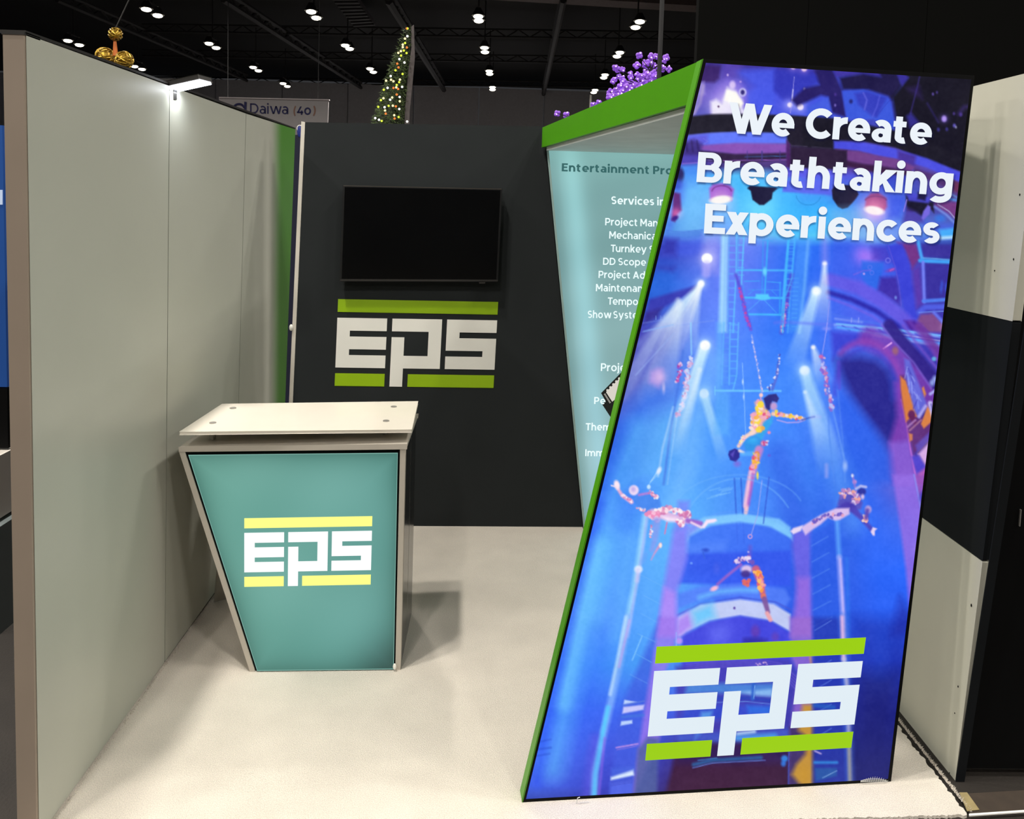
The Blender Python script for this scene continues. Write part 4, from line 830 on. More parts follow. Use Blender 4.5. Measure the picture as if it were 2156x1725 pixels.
b = MB(); b.prism(P, (0, 0, .2)); b.build('duct_face', mat('duct_grey', (92, 90, 94), .7), dk)
for i in range(9):
    t = i / 9; p = P[0].lerp(P[3], t); q = P[1].lerp(P[2], t); w = (P[3] - P[0]).normalized() * .25
    b = MB(); b.prism([p, q, q + w, p + w], (0, 0, -.08)); b.build('slat', M_truss, dk)

# ---- high-bay lamps in view: each pair of lamps hangs on one bar
M_lens = glowmat('lamp_lens', (255, 246, 222), 5.0, False)
PAIRS = [((308,20),(332,33)),((655,25),(666,38)),((1007,35),(1008,44)),((1347,46),(1338,58)),((143,86),(167,95)),((440,92),(455,101)),((727,96),(736,103)),((1020,101),(1021,110)),((1305,111),(1299,119)),((283,140),(299,146)),((533,142),(544,149)),((779,145),(786,152)),((1030,150),(1031,156)),((1274,158),(1271,164)),((596,176),(605,182)),((1037,184),(1037,189)),((1253,190),(1250,195))]
PAIR_LABEL = ['high-bay lamp pair in the front row, leftmost, above the gold globe ornament', 'high-bay lamp pair in the front row left of the light duct', 'high-bay lamp pair in the front row, right of the lit tree', 'high-bay lamp pair in the front row just left of the tall black wall', 'high-bay lamp pair in the second row, leftmost, over the white wall top', 'high-bay lamp pair in the second row, second from left', 'high-bay lamp pair in the second row, left of the lit tree', 'high-bay lamp pair in the second row, right of the lit tree', 'high-bay lamp pair in the second row above the purple blossom tree', 'high-bay lamp pair in the third row beside the gold globe ornament', 'high-bay lamp pair in the third row above the hanging white banner', 'high-bay lamp pair in the third row touching the lit tree', 'high-bay lamp pair in the third row right of the lit tree', 'high-bay lamp pair in the third row beside the purple blossoms', 'high-bay lamp pair in the far row above the hanging white banner', 'high-bay lamp pair in the far row right of the lit tree', 'high-bay lamp pair in the far row left of the purple blossoms']
lens_me = None
for (p, q), lab in zip(PAIRS, PAIR_LABEL):
    A = on_z(p[0], p[1], LAMP_Z); B = on_z(q[0], q[1], LAMP_Z); c = (A + B) / 2
    t = empty('high_bay_lamp', c, label=lab, cat='ceiling lamp', group='high-bay lamp pairs under the hall roof')
    b = MB(); b.cyl(A + Vector((0, 0, .35)), B + Vector((0, 0, .35)), .04, 6); b.cyl(c + Vector((0, 0, .35)), c + Vector((0, 0, 2.21)), .03, 6); b.build('hanger', M_truss, t)
    for S in (A, B):
        b = MB(); b.cyl(S + Vector((0, 0, .32)), S + Vector((0, 0, .03)), .10, 14, r2=.25, caps=False); b.build('reflector', M_truss, t)
        b = MB(); b.ball(S, .19, .19, .08, 12, 6); b.build('lamp_lens', M_lens, t)

# ================================================================= the booth's walls
XL = -1.338; PLW = Plane((XL, 0, 0), (1, 0, 0))
wl = empty('wall_left', (XL, 3.8, 0), kind='structure')
fr_top = PLW.at(54, 73); fr_bot = Vector((XL, fr_top.y, 0))
edges = [(fr_top, fr_bot), (PLW.at(357, 182), vline(PLW, (357, 182), (347, 1403), 0)), (PLW.at(518, 240), vline(PLW, (517, 240), (502, 845), 0)), (PLW.at(622, 273), vline(PLW, (622, 273), (601, 840), 0))]
g = Vector((0, .004, 0)); th = Vector((-.016, 0, 0))
M_panel3 = mat('white_laminate_green_reflection', (178, 179, 167), .42, vary=.02)
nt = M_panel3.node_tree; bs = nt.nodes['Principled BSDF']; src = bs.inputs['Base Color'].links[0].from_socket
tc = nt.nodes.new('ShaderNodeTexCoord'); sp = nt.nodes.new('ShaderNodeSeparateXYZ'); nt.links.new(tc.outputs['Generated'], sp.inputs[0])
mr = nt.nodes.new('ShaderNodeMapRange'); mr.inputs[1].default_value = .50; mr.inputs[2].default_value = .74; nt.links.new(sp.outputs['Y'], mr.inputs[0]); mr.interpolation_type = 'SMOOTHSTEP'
mx = nt.nodes.new('ShaderNodeMix'); mx.data_type = 'RGBA'; nt.links.new(mr.outputs[0], mx.inputs[0]); nt.links.new(src, mx.inputs[6]); mx.inputs[7].default_value = (*lin((78, 140, 44)), 1); nt.links.new(mx.outputs[2], bs.inputs['Base Color'])  # soft green reflection painted into the base colour towards the far end
for i in range(3):
    (t0, b0), (t1, b1) = edges[i], edges[i + 1]
    b = MB(); b.prism([t0 + g, t1 - g, b1 - g + Vector((0, 0, .012)), b0 + g + Vector((0, 0, .012))], th); b.build('panel', M_panel3 if i == 2 else M_white, wl, bevel=.0015, label=None if i < 2 else 'white wall panel with a green reflection painted at its far edge')
b = MB(); b.prism([edges[0][0] + th + Vector((0, .09, 0)), edges[3][0] + th, edges[3][1] + th, edges[0][1] + th + Vector((0, .09, 0))], (-.03, 0, 0)); b.build('panel_core', M_dalu, wl)
for i in (1, 2):
    b = MB(); t_, b_ = edges[i]; b.prism([t_ - g * 3 + th, t_ + g * 3 + th, b_ + g * 3 + th, b_ - g * 3 + th], (.008, 0, 0)); b.build('joint_strip', M_dalu, wl)
b = MB(); t0, t1 = edges[0][0], edges[3][0]; z1 = Vector((0, 0, .012))
b.prism([t0 + z1 * .3, t1 + z1 * .3, t1 + z1 * 1.0, t0 + z1 * 1.0], (-.075, 0, 0)); b.build('top_rail', M_dalu, wl)
yf = fr_top.y - .006; PF = Plane((0, yf, 0), (0, -1, 0))
b = MB(); q = [PF.at(5, 72), PF.at(52, 73), PF.at(57, 1500), PF.at(17, 1500)]
dn = lambda a_, c_: a_ + (c_ - a_) * ((0 - a_.z) / (c_.z - a_.z))
xo = q[0].x
b.box((xo, yf, 0), (XL - .002, yf + .075, q[0].z)); b.build('end_post', M_post, wl, bevel=.002, label='beige end post')
b = MB(); b.box((xo - .002, yf - .002, q[0].z), (XL, yf + .078, q[0].z + .009)); b.build('post_cap', M_dalu, wl)

# back wall with the television
dv = Vector((1.056, .031, 0)).normalized(); PB = Plane((-.432, 4.693, 0), (dv.y, -dv.x, 0))
wb = empty('wall_back', (0, 4.7, 0), kind='structure')
TLb, TRb = PB.at(643, 258), PB.at(1143, 267.5); BLb = vline(PB, (643, 258), (617, 845), 0); BRb = PB.at(1300, 1111); BRb.z = 0
TR2 = PB.at(1190, 268)
b = MB(); b.prism([TLb, TR2, Vector((TR2.x, TR2.y, 2.25)), BRb + Vector((0, 0, 2.2)), BRb, BLb], -PB.n * .05); b.build('panel', M_char, wb, bevel=.002, label='charcoal fabric panel')
b = MB(); w_ = dv * -.020; u_ = dv * -.002
b.prism([TLb + u_, TLb + w_ + u_ + Vector((0, 0, .004)), BLb + w_ + u_, BLb + u_], -PB.n * .05); b.build('edge_strip', mat('white_edge', (206, 200, 188), .5), wb, bevel=.002)
b = MB(); b.ball(PB.at(613, 690, .005), .012, .012, .02); b.build('cable_clip', M_vwhite, wb)
logo(PB, [(712, 630), (1049, 636), (1039, 817), (704.5, 812.5)], M_vgreen, M_vwhite, wb)

tvp = PB.off(.075); tvq = [(723, 391), (1056.5, 398), (1047.5, 593), (716, 592)]
tv = empty('television', PB.at(885, 500, .04), label='black flat television on the charcoal wall above the logo', cat='television')
n = PB.n
b = MB(); b.prism(seen_quad(tvp, tvq), -n * .038); b.build('housing', mat('tv_housing', (16, 16, 17), .35), tv, bevel=.003)
ins = seen_quad(tvp, [(726, 394), (1053.5, 401), (1044.5, 588), (719.5, 587)], .0008)
b = MB(); b.prism(ins, n * .0006); b.build('screen', M_bscr, tv)
b = MB(); b.prism(seen_quad(tvp, [(723, 390.4), (1056.5, 397.6), (1056.5, 399.0), (723, 391.8)], .001), -n * .03); b.build('top_bezel', mat('bezel_silver', (120, 114, 106), .3, metal=.8), tv)
b = MB(); b.prism(seen_quad(tvp, [(716.5, 588.4), (1048, 589.6), (1048, 592.6), (716.5, 591.6)], .002), -n * .03); b.build('bottom_bezel', M_dalu, tv)
b = MB(); b.prism(seen_quad(tvp, [(1008, 593), (1022, 593), (1021, 597.5), (1009, 597.5)]), -n * .012); b.build('sensor', M_dalu, tv)
b = MB(); b.prism(seen_quad(PB, [(830, 440), (940, 442), (938, 545), (828, 543)], .001), n * .035); b.build('wall_bracket', M_dalu, tv)

# right wall: three boards and an end strip
XR = 1.692; PRW = Plane((XR, 0, 0), (-1, 0, 0)); wr = empty('wall_right', (XR, 3.6, 0), kind='structure')
fx = [vline(PRW, (2133, 660), (2009, 1655), z) for z in (-.01, .818, 1.6495, 2.445)]
tx = Vector((.03, 0, 0)); BK = 4.95
def rboard(z0, z1, f0, f1, m, label=None):
    b = MB(); b.prism([(XR, f0.y, z0), (XR, BK, z0), (XR, BK, z1), (XR, f1.y, z1)], tx); return b.build('panel', m, wr, bevel=.002, label=label)
rboard(-.011, .816, fx[0], fx[1], M_offw, 'worn white lower board'); rboard(.822, 1.646, fx[1], fx[2], M_char2, 'charcoal middle board'); rboard(1.652, 2.445, fx[2], fx[3], M_offw, 'white upper board')
b = MB(); b.prism([(XR - .001, fx[0].y - .004, -.011), (XR + .03, fx[0].y - .004, -.011), (XR + .03, fx[3].y - .004, 1.65), (XR - .001, fx[3].y - .004, 1.65)], (0, -.004, 0)); b.build('end_strip', M_char2, wr)
b = MB(); b.box((XR + .002, fx[0].y + .05, -.012), (XR + .03, BK, .006)); b.build('base_rail', mat('brown_shadow_gap', (40, 32, 22), .8), wr)
for (x, y, r) in ((2045, 1275, .006), (2017, 1446, .004), (2010, 1502, .003), (1999, 1628, .003), (2094, 660 - 90, .003), (2134, 546, .004), (2147, 410, .004)):
    p = PRW.at(x, y, .001); b = MB(); b.ball(p, .0015, r * .6, r, 8, 5); b.build('screw_hole', M_black, wr)

# tall black wall behind, black hall drape beside the booth, hall things at the left
BW = empty('wall_black', (3, 7.5, 0), kind='structure')
xl = on_y(1469, 60, 7.5).x
seamx = [xl, on_y(1700, 60, 7.5).x, on_y(1950, 60, 7.5).x, 9.0]
for a_, c_ in zip(seamx[:-1], seamx[1:]):
    b = MB(); b.box((a_ + .002, 7.5, 0), (c_ - .002, 7.6, 6.5)); b.build('panel', M_bigblack, BW)
nb = empty('wall_neighbour', (2.2, 2.52, 0), kind='structure')
b = MB(); b.box((1.735, 2.62, .02), (3.6, 2.68, 2.44)); b.build('panel', M_pure, nb)
b = MB(); p = on_y(2147, 1090, 2.615); b.box((p.x - .002, 2.61, p.z - .03), (p.x + .001, 2.616, p.z + .03)); b.build('seam_mark', M_alu, nb)
b = MB(); b.prism([on_z(2020, 1672, .0), on_z(2900, 1622, 0), on_z(2900, 1660, 0), on_z(2042, 1713, 0)], (0, 0, -.008)); b.build('floor_sheet', mat('brown_floor_sheet', (56, 46, 36), .8, vary=.15, scale=20), nb)
b = MB(); b.prism([on_z(2020, 1670, .002), on_z(2036, 1670, .002), on_z(2062, 1706, .002), on_z(2036, 1709, .002)], (0, 0, .002)); b.build('tape_strip', mat('masking_tape', (150, 134, 92), .7, vary=.12, scale=40), nb)
b = MB(); b.prism([on_z(2040, 1716, .001), on_z(2900, 1658, .001), on_z(2900, 1662, .001), on_z(2040, 1720, .001)], (0, 0, .004)); b.build('edge_trim', M_vwhite, nb)

# carpet: fuzzy-edged sheet
cA, cB = on_z(1600, 1727, 0), on_z(2036, 1716, 0); rA, rB = on_z(1899, 1526, 0), on_z(2036, 1700, 0)
dF = (cB - cA).normalized(); rd = (rA - rB).normalized()
corner = cB; backR = corner + rd * ((4.95 - corner.y) / rd.y); frontL = corner - dF * 3.25; frontL.y = min(frontL.y, 2.2)
rg = random.Random(4); pts = []
def edge(a, c, nseg, amp):
    out = []; nrm = Vector(((c - a).y, -(c - a).x, 0)).normalized()
    for i in range(nseg):
        t = i / nseg; out.append(a.lerp(c, t) + nrm * (rg.uniform(-amp, amp) if i else 0))
    return out
pts = edge(Vector((-1.36, 2.2, 0)), frontL, 1, 0) if False else []
pts += edge(Vector((XL - .012, 2.15, 0)), cA, 200, .004) + edge(cA, corner, 90, .004) + edge(corner, backR, 260, .006) + edge(backR, Vector((XL + .004, 5.4, 0)), 4, 0) + [Vector((XL + .004, 5.4, 0))]
from mathutils.geometry import tessellate_polygon
tri = tessellate_polygon([[Vector((p.x, p.y, 0)) for p in pts]]); tri = [t if (pts[t[1]] - pts[t[0]]).cross(pts[t[2]] - pts[t[0]]).z > 0 else (t[0], t[2], t[1]) for t in tri]
np_ = len(pts); obj('floor_carpet', [(p.x, p.y, 0) for p in pts] + [(p.x, p.y, -.011) for p in pts], [tuple(t) for t in tri] + [(i, i + np_, (i + 1) % np_ + np_, (i + 1) % np_) for i in range(np_)], M_carpet, kind='structure')
fz = MB()
def tuft(p, d, h=.012, w=.0016):
    q = p + Vector((rg.uniform(-.006, .006), rg.uniform(-.006, .006), h * rg.uniform(.3, 1))) + d * rg.uniform(0, .006); s = Vector((rg.uniform(-1, 1), rg.uniform(-1, 1), 0)).normalized() * w
    fz.add([p - s, p + s, q], [(0, 1, 2)])
for i in range(1200): tuft(rB.lerp(rA, rg.random() * 1.2 - .05) + Vector((rg.uniform(-.004, .004), 0, 0)), Vector((1, 0, 0)), .008)
for i in range(1500): tuft(vline(PLW, (54, 400), (69, 1640), 0).lerp(Vector((XL, 4.4, 0)), rg.random()) + Vector((rg.uniform(.0, .012), 0, 0)), Vector((-.5, 0, 0)), .008)
FUZZ = fz

# ================================================================= services lightbox at the back
PS = PB.off(.055); sv = empty('services_lightbox', PS.at(1400, 1112), label='teal backlit services panel with white text behind the tall lightbox', cat='lightbox')
sq = [(1150.5, 312.5), (1640, 330), (1640, 1114), (1229, 1109)]
Q = seen_quad(PS, sq); Q[2].z = max(Q[2].z, 0.0); Q[3].z = .004; Q[2].z = .004
Q[1].x = min(Q[1].x, 1.66); Q[2].x = min(Q[2].x, 1.66)
b = MB(); b.prism(Q, -PS.n * .05); b.build('frame', M_black, sv)
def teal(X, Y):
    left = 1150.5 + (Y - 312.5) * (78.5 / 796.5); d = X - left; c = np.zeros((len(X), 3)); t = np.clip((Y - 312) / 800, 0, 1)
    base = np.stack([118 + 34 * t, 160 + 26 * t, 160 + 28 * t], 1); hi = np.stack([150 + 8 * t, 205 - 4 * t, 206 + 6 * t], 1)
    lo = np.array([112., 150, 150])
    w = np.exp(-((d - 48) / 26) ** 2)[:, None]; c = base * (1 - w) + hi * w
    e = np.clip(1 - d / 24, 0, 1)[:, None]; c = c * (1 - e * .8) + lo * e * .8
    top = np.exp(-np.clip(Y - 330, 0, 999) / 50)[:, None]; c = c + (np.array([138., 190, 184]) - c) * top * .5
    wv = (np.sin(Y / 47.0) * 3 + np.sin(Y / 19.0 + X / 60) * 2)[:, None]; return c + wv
PQ = [q + PS.n * .002 for q in Q]; PQ[0] = PQ[0] + dv * .012; PQ[3] = PQ[3] + dv * .012
b = MB(); b.prism([Q[0] + PS.n * .002, Q[0] + PS.n * .002 + dv * .012, Q[3] + PS.n * .002 + dv * .012, Q[3] + PS.n * .002], PS.n * .001); b.build('frame_edge', mat('frame_silver', (150, 176, 172), .4), sv)
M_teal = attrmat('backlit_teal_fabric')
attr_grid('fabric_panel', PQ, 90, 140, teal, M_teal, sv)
M_dteal = glowmat('dark_teal_ink', (58, 104, 104), 1.0); M_wtxt = glowmat('white_backlit_ink', (238, 255, 255), 1.0)
def stext(s, x0, x1, ct, bl, dy, m=M_wtxt, t=.15):
    lettering(PS, s, [(x0 + .5, ct), (x1, ct + dy), (x1, bl + dy), (x0, bl)], m, sv, t, off=.0035, gap=.125)
def sw(s, h, t): return set_text(s, t, .125)[1] * h
for s, x0, x1, ct, bl, dy, m, t in (
    ('Entertainment Pro', 1182.6, 1416, 343.8, 360.8, 7.0, M_dteal, .235), ('Services in', 1286.7, 1400, 413.4, 429.8, 3.2, M_wtxt, .205), ('Project Man', 1274, 1385, 459, 474.4, 3.0, M_wtxt, .185),
    ('Mechanica', 1282.5, 1382, 487, 502.3, 2.6, M_wtxt, .185), ('Turnkey S', 1285.7, 1377, 515.2, 530.5, 2.4, M_wtxt, .185), ('DD Scope', 1269.5, 1360, 542.6, 557.6, 2.2, M_wtxt, .185),
    ('Project Adm', 1260, 1376, 570.3, 585.3, 2.2, M_wtxt, .185), ('Maintenan', 1254.4, 1353, 598, 613.3, 1.8, M_wtxt, .185), ('Tempor', 1279.4, 1351, 626.3, 641.5, 1.4, M_wtxt, .185),
    ('Show Syste', 1237.2, 1342, 654.2, 669.6, 1.6, M_wtxt, .19), ('Proje', 1264.8, 1317, 765.0, 781.3, 1.2, M_wtxt, .185), ('Pe', 1250.7, 1274.5, 836.0, 850.8, .6, M_wtxt, .20),
    ('Them', 1233, 1286, 891, 906.2, .8, M_wtxt, .20), ('S', 1273.7, 1284, 920, 934.5, .2, M_wtxt, .20), ('Imm', 1232, 1271.5, 946, 960.6, .5, M_wtxt, .20)):
    stext(s, x0, x1, ct, bl, dy, m, t)
# the slanting black and white picture printed on it
def sprint(name, pts, m, off, label=None):
    b = MB(); b.prism([PS.at(x, y, off) for x, y in pts], PS.n * .0004); return b.build(name, m, sv, label=label)
M_ink = mat('black_ink', (16, 22, 22), .6); M_paper = glowmat('cream_backlit_ink', (222, 216, 204), .95)
sprint('printed_picture', [(1265.5, 828), (1330, 762), (1352, 800), (1288, 882.5), (1268, 852), (1274, 843)], M_ink, .0028, 'black slanting printed picture')
sprint('printed_card', [(1276, 826), (1318, 783), (1332, 812), (1289, 846)], M_paper, .0034, 'cream printed card')
for i in range(6):
    c = (1279 + i * 6.2, 822 - i * 6.2); sprint('printed_tab', [(c[0] + 2.6 * math.cos(a), c[1] + 2.6 * math.sin(a)) for a in np.linspace(0, 5.6, 8)], M_paper, .0033)
for i in range(10):
    x, y = 1271.5 + i * 1.25, 830.5 + i * 2.0; sprint('printed_mark', [(x, y), (x + 3, y - 1.6), (x + 3.5, y - .8), (x + .5, y + .8)], M_paper, .0034)

# ================================================================= canopy joining back wall and tall lightbox
gA, gB = on_z(1100, 1690, 0), on_z(1876, 1646, 0); du = (gB - gA).normalized(); PL = Plane(gA, (du.y, -du.x, 0)); DEP = .052
fTL, fTR = PL.at(1480, 125), PL.at(2052, 160); back = -PL.n * DEP
cn = empty('canopy', (0.6, 4.2, 2.3), label='green edged white canopy between charcoal wall and tall lightbox', cat='canopy')
A = TRb + PB.n * .06 - dv * .0; A2 = Vector((A.x, A.y, 0)); Gp = fTL + back * 1.12
zb, ztp = 2.305, 2.435
plan = [Vector((A.x, A.y)), Vector((Gp.x, Gp.y)), Vector(((fTR + back * 1.12).x, (fTR + back * 1.12).y)), Vector((1.68, 3.3)), Vector((1.68, 4.68)), ]
def pz(p, z): return Vector((p[0], p[1], z))
fd = (plan[1] - plan[0]).normalized(); fn = Vector((-fd.y, fd.x, 0)); fn = fn if fn.x < 0 else -fn; plan[0] = plan[0] - Vector((fn.x, fn.y)) * .021; plan[1] = plan[1] - Vector((fn.x, fn.y)) * .021
b = MB(); b.prism([pz(p, zb + .004) for p in plan], (0, 0, .02)); b.build('soffit', mat('canopy_white', (226, 230, 230), .6), cn)
za0 = PB.off(.06).at(1141, 310.5).z; zg0 = 2.32; b = MB()
pf = Plane(A, (fn.x, fn.y, 0)); F4 = [pf.at(1142, 268.5), pf.at(1479, 126), pf.at(1450, 219.5), pf.at(1140.5, 310.5)]
b.prism(F4, Vector((-fn.x, -fn.y, 0)) * .02); b.build('fascia', M_green, cn, label='green fascia board')
b = MB(); b.prism([pz(p, ztp - .05) for p in plan], (0, 0, .01)); b.build('roof_board', M_char2, cn)

# ================================================================= the tall lightbox
lb = empty('tall_lightbox', gA.lerp(gB, .5), label='tall slanting backlit display of aerial performers with green edge', cat='lightbox')
front = [gA.copy(), gB.copy(), fTR, fTL]
b = MB(); b.prism([p + back * .06 for p in front], back * .94); b.build('housing', mat('lightbox_black', (14, 14, 15), .6, spec=.1), lb, bevel=.002)
side = [gA + du * .001, fTL + du * .001, fTL + back * 1.02, gA + back * 1.02]
sn = (fTL - gA).cross(back).normalized(); sn = sn if sn.x < 0 else -sn
b = MB(); b.prism(side, sn * .002); b.build('side_board', M_green, lb, bevel=.001, label='green edge board')
# black extrusion around the print
inn = seen_quad(PL, [(1107.5, 1682.5), (1869.5, 1640), (2044.5, 167.5), (1486, 132.5)])
for i in range(4):
    b = MB(); b.prism([front[i], front[(i + 1) % 4], inn[(i + 1) % 4], inn[i]], back * .08); b.build('frame_bar', M_black, lb)
paint_print()
HEAD = (('We Create', [(1535.5, 215), (1964, 246.5), (1958.5, 305.5), (1531, 280)]), ('Breathtaking', [(1470.8, 320), (2009.5, 351.5), (2003, 412), (1466, 383.2)]), ('Experiences', [(1485.4, 428.6), (1982, 455.5), (1977, 513.6), (1481.8, 491.4)]))
tile(0, 0, 1.0)
for s, qd in HEAD:                               # the printed drop shadow of the headline
    g_, w_ = set_text(s, .245, .075)
    for q in g_:
        P_ = []
        for x, y in q:
            u = x / w_; v = 1 - y; P_.append(tuple((qd[0][k] * (1 - u) + qd[1][k] * u) * (1 - v) + (qd[3][k] * (1 - u) + qd[2][k] * u) * v + (3.2, 3.4)[k] for k in (0, 1)))
        poly(P_, (10, 14, 60), .38, 6.0)
M_print = attrmat('backlit_photo_print', .4, .1)
attr_grid('photo_print', [inn[3] + PL.n * .0008, inn[2] + PL.n * .0008, inn[1] + PL.n * .0008, inn[0] + PL.n * .0008], 420, 880, sample, M_print, lb)
M_hw = glowmat('headline_white', (236, 243, 250), 1.0); M_hg = glowmat('backlit_lime', (156, 208, 18), 1.0)
for s, qd in HEAD: lettering(PL, s, qd, M_hw, lb, .245, off=.0016, gap=.075)
logo(PL, [(1382.5, 1362), (1823, 1342.5), (1792, 1574.5), (1358.5, 1601.5)], M_hg, glowmat('logo_white', (226, 238, 246), 1.0), lb, off=.0014, thick=.0008)
# loose threads and mesh snagged under its foot
M_thr = mat('pale_thread', (206, 206, 200), .8)
def thread(pts, r=.0012, name='thread'):
    b = MB()
    for p, q in zip(pts[:-1], pts[1:]): b.cyl(p, q, r, 5)
    return b.build(name, M_thr, None)
net = MB(); c0 = PL.at(1845, 1645, .012); 
for i in range(13):
    a_ = PL.at(1812 + i * 4.6, 1646 - abs(6 - i) * -.3, .006); h_ = .016 * (1 - ((i - 6) / 7.5) ** 2) + .002
    net.cyl(a_, a_ + Vector((.004, 0, h_)), .0006, 4)
for j in range(4):
    for i in range(12):
        p = PL.at(1812 + i * 4.6, 1648, .008) + Vector((0, 0, .004 * j * (1 - ((i - 6) / 7.5) ** 2) + .002)); q = PL.at(1816.6 + i * 4.6, 1648, .008) + Vector((0, 0, .004 * j * (1 - ((i - 5) / 7.5) ** 2) + .002)); net.cyl(p, q, .0006, 4)
for p in net.v: p.z = max(p.z, .0008)
net.build('plastic_net', M_thr, None, label='scrap of pale plastic netting at the right foot of tall lightbox', cat='netting')
th_ = MB(); P_ = [PL.at(1214, 1690, .02), PL.at(1216, 1681, .022), PL.at(1221, 1679, .02)]; P_[0].z = .002
for p, q in zip(P_[:-1], P_[1:]): th_.cyl(p, q, .0014, 5)
for i in range(6):
    p = PL.at(1222 + i * 3, 1689, .02); p.z = .003 + .002 * (i % 2); q = PL.at(1225 + i * 3, 1689, .02); q.z = .003 + .002 * ((i + 1) % 2); th_.cyl(p, q, .001, 4)
th_.build('loose_thread', M_thr, None, label='curl of white thread at the left foot of tall lightbox', cat='thread')

# ================================================================= counter
c1, c2 = on_z(527, 1415, 0), on_z(842.5, 1411, 0); dc = (c2 - c1).normalized(); PC = Plane(c1, (dc.y, -dc.x, 0)); cb = (on_z(867, 1290, 0) - on_z(842.5, 1411, 0)).normalized()
ct = empty('reception_counter', c1.lerp(c2, .5) + cb * .25, label='slant sided reception counter with lit teal front and white top', cat='counter')
def cq(pts, off=0.0): return seen_quad(PC, pts, off)
zdeck = PC.at(377.5, 941).z; zdr = PC.at(856, 936).z; zd = (zdeck + zdr) / 2
M_fr = mat('counter_frame', (186, 178, 166), .45, vary=.02); oTL, oTR = PC.at(377.5, 950.5), PC.at(852.5, 946); BKD = (on_z(867, 1290, 0) - on_z(842.5, 1411, 0)).length
def bar(name, a_, b_, c_, d_, dep=.03, off=0): 
    b = MB(); P_ = cq([a_, b_, c_, d_], off); b.prism(P_, cb * dep); return b.build(name, M_fr, ct, bevel=.0015)
bar('frame_post', (377.5, 951), (388.5, 952), (537, 1416), (527, 1415.5)); bar('frame_post', (843, 946), (853, 946), (842.5, 1411.5), (833, 1411.5))
b = MB(); b.prism(cq([(377, 941.5), (857, 936), (856, 945.5), (377.5, 951)], .004), cb * (BKD + .004)); b.build('deck', M_fr, ct, bevel=.002)
b = MB(); P_ = cq([(389, 952), (842.5, 946.5), (833, 1411.5), (537, 1415.5)], -.008); b.prism(P_, cb * .012); b.build('backing', M_black, ct)
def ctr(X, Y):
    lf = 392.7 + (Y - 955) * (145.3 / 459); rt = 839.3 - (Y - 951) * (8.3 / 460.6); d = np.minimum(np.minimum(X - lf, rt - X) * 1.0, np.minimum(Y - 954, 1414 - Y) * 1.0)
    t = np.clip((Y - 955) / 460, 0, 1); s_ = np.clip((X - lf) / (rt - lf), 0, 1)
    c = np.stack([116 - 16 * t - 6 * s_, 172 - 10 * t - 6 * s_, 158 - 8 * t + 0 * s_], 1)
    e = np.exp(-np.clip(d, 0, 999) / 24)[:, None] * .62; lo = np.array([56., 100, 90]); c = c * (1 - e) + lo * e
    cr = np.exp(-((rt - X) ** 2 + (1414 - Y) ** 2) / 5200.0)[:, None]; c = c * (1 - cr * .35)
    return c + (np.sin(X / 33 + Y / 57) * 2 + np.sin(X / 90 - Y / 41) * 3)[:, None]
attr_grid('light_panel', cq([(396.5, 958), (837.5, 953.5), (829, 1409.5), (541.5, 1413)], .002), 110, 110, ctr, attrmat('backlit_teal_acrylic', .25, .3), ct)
M_rim = glowmat('acrylic_rim', (128, 178, 166), .9)
rim = cq([(396.5, 958), (837.5, 953.5), (829, 1409.5), (541.5, 1413)], .0026)
cen = sum(rim, Vector()) / 4
for i in range(4):
    a_, c_ = rim[i], rim[(i + 1) % 4]; b = MB(); b.prism([a_, c_, c_ + (cen - c_) * .007, a_ + (cen - a_) * .007], PC.n * .0008); b.build('panel_rim', M_rim, ct)
logo(PC, [(514.4, 1091.5), (784, 1087), (780.3, 1231), (514.4, 1236)], glowmat('backlit_yellow', (255, 255, 140), 1.0), glowmat('counter_logo_white', (255, 255, 255), 1.05), ct, off=.0036, thick=.0008)
# sides
M_side = mat('dark_gloss_side', (24, 22, 22), .16, vary=.1, spec=.6)
sA, sB = PC.at(853, 947), PC.at(842.5, 1411.3); sB.z = .004
b = MB(); b.prism([sA + cb * .03, sB + cb * .03, sB + cb * (BKD - .01), sA + cb * (BKD - .01)], -dc * .02); b.build('side_board', M_side, ct, label='dark glossy side board')
lA, lB = PC.at(377.5, 951), PC.at(527, 1415.5); lB.z = .004
b = MB(); b.prism([lA + cb * .03, lB + cb * .03, lB + cb * (BKD - .01), lA + cb * (BKD - .01)], dc * .02); b.build('side_board', M_fr, ct)
b = MB(); b.prism([lB + cb * (BKD * .5), sB + cb * (BKD * .5), sA.lerp(sB, .02) + cb * (BKD * .5), lA.lerp(lB, .02) + cb * (BKD * .5)], cb * .015); b.build('inner_shelf_board', M_fr, ct)
# raised glass-like top
ZT = 1.035; tp = [on_z(378, 909.5, ZT), on_z(866.5, 904.5, ZT), on_z(880, 845, ZT), on_z(468, 850.5, ZT)]
b = MB(); b.prism(tp, (0, 0, -.013)); b.build('counter_top', mat('white_counter_top', (226, 218, 204), .3, vary=.02, coat=.3), ct, bevel=.0015, label='raised white top')
for (x, y) in ((490.5, 860), (448, 891), (829, 857), (813, 887)):
    p = on_z(x, y, ZT); d_ = MB(); d_.cyl(Vector((p.x, p.y, zd - .002)), Vector((p.x, p.y, ZT - .012)), .013, 14); s_ = d_.build('standoff', M_alu, ct, smooth=False)
    c_ = MB(); c_.cyl(p + Vector((0, 0, -.001)), p + Vector((0, 0, .003)), .014, 14); c_.build('standoff_cap', M_alu, s_)
b = MB(); b.ball(PC.at(831, 1404, .01), .008, .006, .014); b.build('cable_end', M_vwhite, ct)

